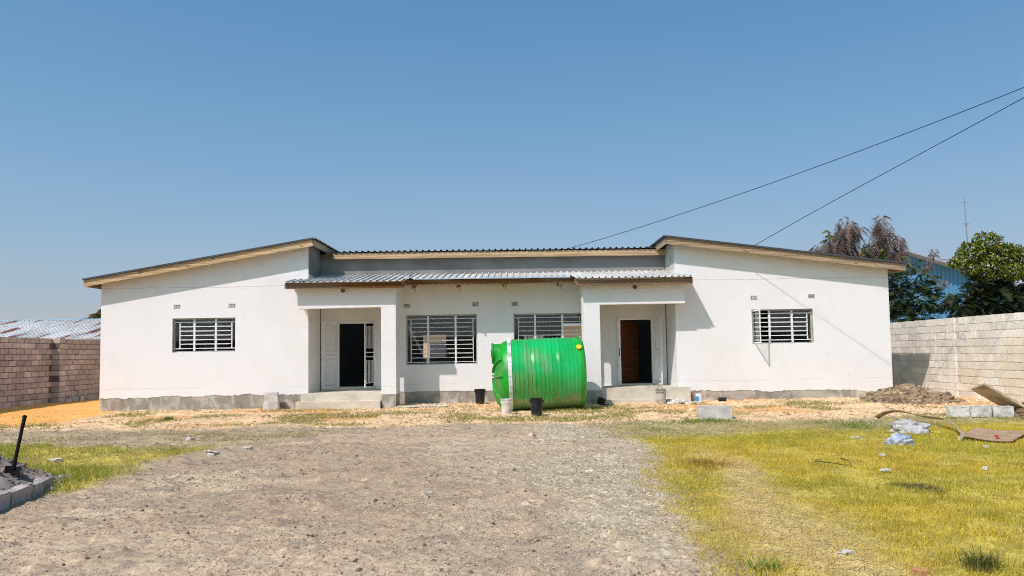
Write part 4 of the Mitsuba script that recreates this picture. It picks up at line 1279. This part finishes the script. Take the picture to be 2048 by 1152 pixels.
STONES = (((6.1, 13.8, .10), 'flat pale stone on the lawn left of the plastic bag'), ((2.54, 6.05, .08), 'pale flat stone on the straw strip at the lower right'),
          ((-5.0, 12.9, .13), 'largest of the three stones where the green patch meets the drive'), ((-5.2, 13.15, .10), 'left of the three stones where the green patch meets the drive'), ((-4.6, 13.4, .10), 'right of the three stones where the green patch meets the drive'),
          ((-1.45, 13.2, .07), 'small stone on the far middle of the drive'), ((.35, 14.8, .09), 'left of two stones on the far end of the drive'), ((.75, 14.9, .08), 'right of two stones on the far end of the drive'),
          ((-7.2, 12.2, .14), 'pale stone lying in the green grass patch'), ((-.78, 10.35, .06), 'pale stone in the middle of the drive'), ((-1.0, 8.9, .075), 'pale stone nearest the camera on the drive'), ((-6.4, 15.3, .11), 'pale stone in the brown strip behind the green patch'))
for i, ((x, y, s_), lb) in enumerate(STONES):
    lumpy('stone', (s_ * 1.5, s_, s_ * .5), np.array([x, y, gz(x, y) + s_ * .08]), 'stone_pale', lb, 'stone', 80 + i, i * .7, s_ * .45, freq=9)
for (x, y, s_, lb) in ((-15.6, 27.6, .22, 'biggest rock at the foot of the left block wall'), (-15.5, 28.3, .16, 'rock at the foot of the left block wall nearest the house'), (-15.45, 26.9, .12, 'smallest rock at the foot of the left block wall')):
    lumpy('rock', (s_ * 1.4, s_, s_), np.array([x, y, gz(x, y) + s_ * .3]), 'concrete', lb, 'rock', int(s_ * 100), x, s_ * .4, freq=7)
lumpy('concrete_block', (.9, .3, .25), np.array([-14.2, 27.5, gz(-14.2, 27.5) + .1]), 'slab_white', 'pale concrete block at the far left corner of the house', 'concrete block', 12, .05, .012)
SH_ = (3.93, 4.17)
for i, x in enumerate(SH_):
    m = trimesh.creation.icosphere(subdivisions=2); v = np.array(m.vertices) * [.10, .04, .035]
    v[:, 2] = np.maximum(v[:, 2], -.012)
    ent('shoe', (v + [x, 22.66 + .06 * i, fr + .014], m.faces), 'dirty_plastic', smooth=True, label='left shoe on the right porch floor' if i == 0 else 'right shoe on the right porch floor', category='shoe')
for i in range(5):
    v, f = lathe([(.001, 0), (.055, 0), (.058, .01), (.058, .14), (.05, .155), (.001, .155)], 18)
    ent('jar', (v + [.40 + .125 * i, WY + .26, 1.965], f), 'white_plastic', smooth=35, label=('first white jar from the left behind the right middle window', 'second white jar from the left behind the right middle window', 'middle one of the five white jars behind the right middle window', 'fourth white jar from the left behind the right middle window', 'rightmost white jar behind the right middle window')[i], category='jar')
ent('shelf', MB().box(.2, 1.45, WY + .205, WY + .40, 1.93, 1.964).mesh(), 'rafter_wood', label='shelf inside the right middle window under the white jars', category='shelf')

# ------------------------------------------------------------------ wires
for (ctrl, lb) in ((((1.45, 26.06, 5.0), (5.5, 22.2, 5.74), (7.65, 20.1, 6.26), (10.39, 17.4, 6.97), (13.2, 14.6, 7.85), (17, 10.8, 9.2)), 'upper black supply wire running to the middle roof'),
                   (((7.85, 24.6, 4.95), (9.54, 21.35, 6.0), (10.7, 19.13, 6.62), (11.9, 16.9, 7.35), (14.5, 12.0, 9.0)), 'lower black supply wire running to the right roof')):
    c = np.array(ctrl); s = np.concatenate([[0], np.cumsum(np.linalg.norm(np.diff(c, axis=0), axis=1))])
    pts = np.stack([np.polyval(np.polyfit(s, c[:, k], 3), np.linspace(0, s[-1], 80)) for k in range(3)], 1)
    ent('supply_wire', MB().tube(pts, .0085, 6).mesh(), 'wire_black', smooth=True, label=lb, category='wire')

# ------------------------------------------------------------------ neighbours
NB = thing('neighbour_shed', 'low neighbouring building with a patched rusty metal roof beyond the left wall', 'building')
ent('wall', MB().box(-40, -14.5, 36.0, 44.0, 0, 2.55).mesh(), 'cement', parent=NB)
sl = (3.70 - 2.60) / 5.0
for i in range(32):
    x = -40.2 + .8 * i
    rust = i in (26, 27) or i % 9 == 4
    ent('roof_sheet', rib_sheet([x, 35.2, 2.58 + .012 * (i % 2)], [1, 0, 0], np.array([0, 1, sl]) / math.hypot(1, sl), [0, -sl, 1], 4, 5.0 * math.hypot(1, sl), .2, .03), 'old_zinc_rust' if rust else 'old_zinc', parent=NB)
ent('ridge_cap', MB().box(-40.2, -14.4, 40.1, 40.35, 3.685, 3.74).mesh(), 'old_zinc_blue', parent=NB)

BS = thing('blue_shed', 'light blue corrugated metal shed behind the right wall', 'shed')
ap, ex = (22.9, 7.22), (27.3, 5.80)
gx = lambda x: ap[1] + (ex[1] - ap[1]) / (ex[0] - ap[0]) * (x - ap[0]) if x > ap[0] else ap[1] - (ap[0] - x) * .32
pit = .24
for i in range(14):
    x0 = 18.4 + i * .96
    n_ = 4; V, F = [], []
    prof = []
    for k in range(n_):
        prof += [(k * pit, 0), (k * pit + .12, 0), (k * pit + .14, .06), (k * pit + .22, .06)]
    prof.append((n_ * pit, 0))
    for a, b in prof: V += [(x0 + a, 45 - b, -.2), (x0 + a, 45 - b, gx(x0 + a) - .05)]
    F = [[2 * k, 2 * k + 2, 2 * k + 3, 2 * k + 1] for k in range(len(prof) - 1)]
    ent('wall_sheet', (np.array(V), np.array(F)), 'blue_sheet', parent=BS)
for p, q_ in (((22.9, 7.24), (28.6, 5.40)), ((22.9, 7.24), (17.8, 5.6))):
    m = MB().add(np.array([(p[0], 44.25, p[1]), (q_[0], 44.25, q_[1]), (q_[0], 60, q_[1]), (p[0], 60, p[1]), (p[0], 44.25, p[1] - .08), (q_[0], 44.25, q_[1] - .08), (q_[0], 60, q_[1] - .08), (p[0], 60, p[1] - .08)]), BOXF)
    ent('roof', m.mesh(), 'grey_sheet', parent=BS)
ent('side_wall', MB().box(31.84, 31.9, 45.0, 60, -.2, 5).mesh(), 'blue_sheet', parent=BS)
ent('downpipe', MB().tube([(26.75, 44.7, 5.75), (26.9, 44.85, 5.35), (27.0, 44.9, 4.6), (27.0, 44.9, 0)], .05, 8).mesh(), 'tin_paint', smooth=True, parent=BS)
GS = thing('grey_roofed_hall', 'hall with a long grey metal roof behind the blue shed', 'building')
ent('wall', MB().box(22.0, 60, 64.0, 74, -.2, 6.6).mesh(), 'grey_sheet', parent=GS)
for i in range(48):
    ent('roof_sheet', rib_sheet([21.6 + .8 * i, 63.4, 6.5], [1, 0, 0], np.array([0, 1, .55]) / math.hypot(1, .55), [0, -.55, 1], 4, 6.0, .2, .04), 'grey_sheet', parent=GS)
ent('ridge_cap', MB().box(21.6, 60, 68.5, 69.0, 9.34, 9.44).mesh(), 'mast_grey', parent=GS)
AM = thing('antenna_mast', 'thin antenna mast rising behind the blue shed', 'antenna')
ent('pole', MB().tube([(29.9, 50, -.2), (29.9, 50, 6), (29.86, 50, 8.2), (29.80, 50, 11.45)], [.05, .045, .035, .018], 8).mesh(), 'mast_grey', smooth=True, parent=AM)
mb = MB()
for z in (9.62, 11.0): mb.tube([(29.62, 50, z + .06), (29.83, 50, z), (30.05, 50, z + .05)], .02, 6)
ent('crossbar', mb.mesh(), 'mast_grey', parent=AM)
ent('head', MB().tube([(29.835, 50, 9.5), (29.83, 50, 9.68)], [.09, .05], 8).mesh(), 'mast_grey', parent=AM)
NH = thing('beige_house', 'beige house glimpsed through the windows behind the middle room', 'house')
ent('wall', MB().box(-7, 9, 41.0, 47, -.2, 3.0).mesh(), 'beige_wall', parent=NH)
for x in (-4.4, 3.1):
    ent('window', MB().box(x, x + .9, 40.97, 41.02, 1.3, 2.2).mesh(), 'roof_dark', parent=NH)
ent('roof', MB().box(-7.4, 9.4, 40.5, 47.5, 3.0, 3.15).mesh(), 'grey_sheet', parent=NH)


RW_ = thing('street_wall', 'long shaded block wall across the street, mirrored dark in the window panes', 'wall')
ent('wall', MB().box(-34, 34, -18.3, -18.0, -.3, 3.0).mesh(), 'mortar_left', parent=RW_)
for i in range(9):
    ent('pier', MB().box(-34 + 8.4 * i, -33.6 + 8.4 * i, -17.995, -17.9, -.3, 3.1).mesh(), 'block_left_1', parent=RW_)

# ------------------------------------------------------------------ trees
def fronds(cl, per, L, colors, seed, droop=.6, leaflets=7, lw=.045, fill=.55):
    """Pinnate leaves: cl = [(x,y,z,rx,ry,rz)], leaves spread through and mostly near the skin of each clump."""
    r = np.random.default_rng(seed)
    Vs, Fs, Cs, n0 = [], [], [], 0
    for (x, y, z, rx, ry, rz) in cl:
        n = int(per * (rx * rz) / .25)
        d = r.normal(size=(n, 3)); d /= np.linalg.norm(d, axis=1, keepdims=True)
        q = (fill + (1 - fill) * r.random(n)) ** .7
        p = np.array([x, y, z]) + d * q[:, None] * np.array([rx, ry, rz]) * (.85 + .3 * r.random((n, 1)))
        out = d + .5 * r.normal(size=(n, 3)); out[:, 2] = out[:, 2] * .5 - droop * r.random(n)
        out /= np.linalg.norm(out, axis=1, keepdims=True)
        side = np.cross(out, r.normal(size=(n, 3)) * .35 + [0, 0, 1]); side /= np.linalg.norm(side, axis=1, keepdims=True)
        ll = L * (.6 + .7 * r.random(n))
        col = np.array(colors)[r.integers(len(colors), size=n)] * (.65 + .7 * r.random((n, 1)))
        t = np.linspace(.12, 1, leaflets)
        c = p[:, None] + out[:, None] * (ll[:, None] * t)[..., None] + np.array([0, 0, -1]) * (droop * .35 * ll[:, None] * t ** 2)[..., None]
        wl = (ll[:, None] * .42 * np.sin(np.pi * (.15 + .8 * t)))[..., None]
        for sg in (-1, 1):
            a = c - out[:, None] * lw * .5; b = c + out[:, None] * lw * .5
            tip = c + sg * side[:, None] * wl + out[:, None] * wl * .5 - np.array([0, 0, 1]) * wl * .25 * droop
            V = np.stack([a, b, tip], 2).reshape(-1, 3)
            Vs.append(V); Fs.append(np.arange(len(V)).reshape(-1, 3) + n0); n0 += len(V)
            Cs.append(np.repeat(col, leaflets * 3, 0))
    return (np.vstack(Vs), np.vstack(Fs)), np.vstack(Cs)


def oval_leaves(cl, per, size, colors, seed, fill=.75):
    r = np.random.default_rng(seed)
    Vs, Cs, Fs, n0 = [], [], [], 0
    for (x, y, z, rx, ry, rz) in cl:
        n = int(per * (rx * rz) / .25)
        d = r.normal(size=(n, 3)); d /= np.linalg.norm(d, axis=1, keepdims=True)
        q = fill + (1 - fill) * r.random(n)
        lump = .82 + .36 * meshkit.noise(d * 2.6 + [x, y, z], seed)
        p = np.array([x, y, z]) + d * (q * lump)[:, None] * np.array([rx, ry, rz])
        nrm = d + .7 * r.normal(size=(n, 3)); nrm /= np.linalg.norm(nrm, axis=1, keepdims=True)
        a = np.cross(nrm, r.normal(size=(n, 3))); a /= np.linalg.norm(a, axis=1, keepdims=True); b = np.cross(nrm, a)
        s = size * (.6 + .8 * r.random((n, 1)))
        V = np.stack([p - a * s, p - b * s * .5, p + a * s, p + b * s * .5], 1).reshape(-1, 3)
        F = (np.array([[0, 1, 2], [0, 2, 3]])[None] + (np.arange(n) * 4)[:, None, None]).reshape(-1, 3) + n0
        col = np.array(colors)[r.integers(len(colors), size=n)] * (.65 + .7 * r.random((n, 1)))
        Vs.append(V); Fs.append(F); Cs.append(np.repeat(col, 4, 0)); n0 += len(V)
    return (np.vstack(Vs), np.vstack(Fs)), np.vstack(Cs)


def limbs(parent, base, tips, r0, seed):
    r = np.random.default_rng(seed)
    mb = MB()
    for t in tips:
        b, t = np.array(base, float), np.array(t, float)
        m1 = b + (t - b) * .4 + r.normal(0, .15, 3); m2 = b + (t - b) * .75 + r.normal(0, .15, 3)
        mb.tube([b, m1, m2, t], [r0, r0 * .7, r0 * .45, r0 * .15], 7)
    ent('limbs', mb.mesh(), 'far_trunk', smooth=True, parent=parent)


T1 = thing('tree', 'tree with hanging brown seed pods and feathery green leaves behind the right wing', 'tree')
ent('trunk', MB().tube([(15.6, 33, -.3), (15.5, 33.1, 1.5), (15.7, 33, 3.2)], [.22, .17, .13], 10).mesh(), 'far_trunk', smooth=True, parent=T1)
pod_cl = [(14.45, 33, 6.65, .55, .55, .62), (13.95, 33, 6.1, .5, .5, .45), (14.80, 33.1, 6.7, .36, .45, .35), (13.4, 33, 5.9, .40, .4, .40), (14.4, 33, 5.8, .6, .5, .5), (15.98, 33, 6.85, .32, .4, .55), (16.25, 33.1, 6.35, .42, .4, .55), (15.75, 33.2, 6.0, .45, .4, .5), (16.75, 33, 6.1, .25, .3, .45), (16.4, 33, 5.55, .55, .5, .42), (15.3, 33.2, 5.5, .6, .5, .4), (13.0, 33, 5.45, .3, .3, .3)]
grn_hi = [(13.75, 33, 6.35, .22, .25, .4), (15.1, 33, 5.75, .3, .3, .38), (15.75, 32.9, 5.6, .3, .3, .38), (14.0, 33, 5.3, .5, .4, .3), (16.9, 32.5, 5.15, .42, .4, .32)]
grn_lo = [(15.9, 32, 4.3, .7, .6, .55), (16.7, 31.5, 4.35, .55, .5, .45), (15.7, 31.5, 3.6, .6, .6, .6), (16.5, 31, 3.5, .6, .55, .45), (15.6, 31, 2.8, .7, .6, .5), (16.4, 30.8, 2.75, .55, .5, .3), (17.4, 31.2, 3.35, .45, .4, .26), (17.9, 31.2, 3.6, .35, .3, .18), (17.0, 31, 3.9, .3, .3, .3), (16.9, 30.6, 2.45, .45, .4, .2), (15.2, 31.8, 5.0, .7, .5, .4), (15.2, 31.5, 2.2, .6, .5, .5), (14.4, 32.0, 4.6, .7, .5, .5)]
limbs(T1, (15.7, 33, 3.1), [c[:3] for c in pod_cl[::1]] + [c[:3] for c in grn_lo], .06, 3)
m, c = fronds(pod_cl, 120, .32, [(.23, .165, .14), (.34, .28, .25), (.17, .12, .105), (.27, .20, .165)], 51, 2.4, 7, .045, .15)
ent('seed_pods', m, 'foliage', parent=T1, color=c, kind='stuff')
m, c = fronds([(18.0, 32.6, 5.60, .16, .16, .26), (17.95, 32.6, 5.2, .08, .08, .18), (17.3, 32, 4.9, .2, .2, .16), (17.9, 31.8, 4.25, .15, .15, .2)], 260, .15, [(.21, .13, .11), (.28, .20, .17)], 151, 1.6, 6, .03, .1)
ent('seed_pods', m, 'foliage', parent=T1, color=c, kind='stuff')
ent('twig', MB().tube([(17.0, 32.6, 4.2), (17.6, 32.6, 5.0), (18.0, 32.6, 5.75)], [.03, .02, .008], 6).mesh(), 'far_trunk', smooth=True, parent=T1)
m, c = fronds(grn_hi, 75, .26, [(.20, .19, .035), (.14, .16, .04), (.10, .12, .045)], 52, .8, 7, .05, .2)
ent('young_leaves', m, 'foliage', parent=T1, color=c, kind='stuff')
m, c = fronds(grn_lo, 105, .34, [(.055, .085, .035), (.085, .115, .045), (.035, .06, .028)], 53, .5, 8, .055, .2)
ent('leaves', m, 'foliage', parent=T1, color=c, kind='stuff')

T2 = thing('tree', 'dense dark tree overgrown with a white flecked creeper at the right edge', 'tree')
ent('trunk', MB().tube([(16.9, 27.4, -.3), (16.8, 27.4, 1.2), (17.0, 27.3, 3.0), (16.9, 27.2, 4.2)], [.24, .19, .14, .08], 10).mesh(), 'far_trunk', smooth=True, parent=T2)
creep = [(16.78, 27, 5.15, .52, .6, .52), (16.25, 27, 4.85, .55, .5, .45), (17.45, 27.1, 4.85, .62, .6, .42), (18.1, 27.2, 4.75, .55, .5, .35), (15.78, 26.8, 4.62, .36, .36, .20), (16.5, 26.8, 4.05, .38, .4, .24), (17.35, 26.5, 4.15, .52, .45, .34), (15.55, 26.7, 4.5, .34, .36, .20), (16.05, 26.7, 4.25, .34, .36, .24), (18.15, 26.6, 4.2, .5, .45, .32), (16.9, 26.9, 4.5, .6, .5, .4)]
lower = [(15.5, 26.7, 3.1, .40, .4, .40), (16.3, 26.7, 3.75, .45, .4, .35), (16.0, 26.9, 3.1, .55, .5, .45), (16.6, 26.9, 3.2, .6, .6, .6), (17.3, 26.9, 3.2, .65, .6, .6), (18.0, 26.9, 3.1, .6, .6, .6), (15.75, 26.7, 2.65, .35, .4, .25), (16.5, 26.6, 2.5, .7, .6, .4), (17.4, 26.6, 2.4, .7, .6, .4), (18.2, 26.6, 2.4, .6, .6, .5), (17.9, 27.2, 3.8, .6, .5, .5), (17.1, 27.3, 3.8, .6, .5, .5)]
limbs(T2, (16.95, 27.25, 3.0), [c[:3] for c in creep[:4] + lower], .045, 4)
m, c = oval_leaves(creep, 900, .058, [(.20, .24, .03), (.11, .16, .03), (.27, .27, .05), (.05, .08, .02)], 54, .70)
ent('creeper_leaves', m, 'foliage', parent=T2, color=c, kind='stuff')
m, c = oval_leaves([(a, b - .05, d + .03, e * 1.02, f * 1.02, g * 1.03) for a, b, d, e, f, g in creep], 26, .045, [(.62, .58, .52), (.5, .42, .40), (.7, .68, .6)], 55, .97)
ent('white_flowers', m, 'foliage', parent=T2, color=c, kind='stuff')
m, c = fronds(lower, 110, .34, [(.035, .062, .028), (.055, .08, .035), (.028, .045, .022), (.09, .08, .045)], 56, .6, 8, .055, .25)
ent('leaves', m, 'foliage', parent=T2, color=c, kind='stuff')
T3 = thing('tree', 'small distant green tree top above the rusty roof at the left', 'tree')
ent('trunk', MB().tube([(-28.6, 55, -.2), (-28.5, 55, 4.2)], [.2, .12], 8).mesh(), 'far_trunk', smooth=True, parent=T3)
m, c = oval_leaves([(-29.7, 55, 4.35, .75, 1.0, .55), (-29.0, 55, 4.6, .8, 1.0, .7), (-28.0, 55, 5.0, 1.0, 1.0, .8)], 260, .13, [(.12, .12, .04), (.08, .10, .035), (.16, .13, .05)], 57, .5)
ent('leaves', m, 'foliage', parent=T3, color=c, kind='stuff')
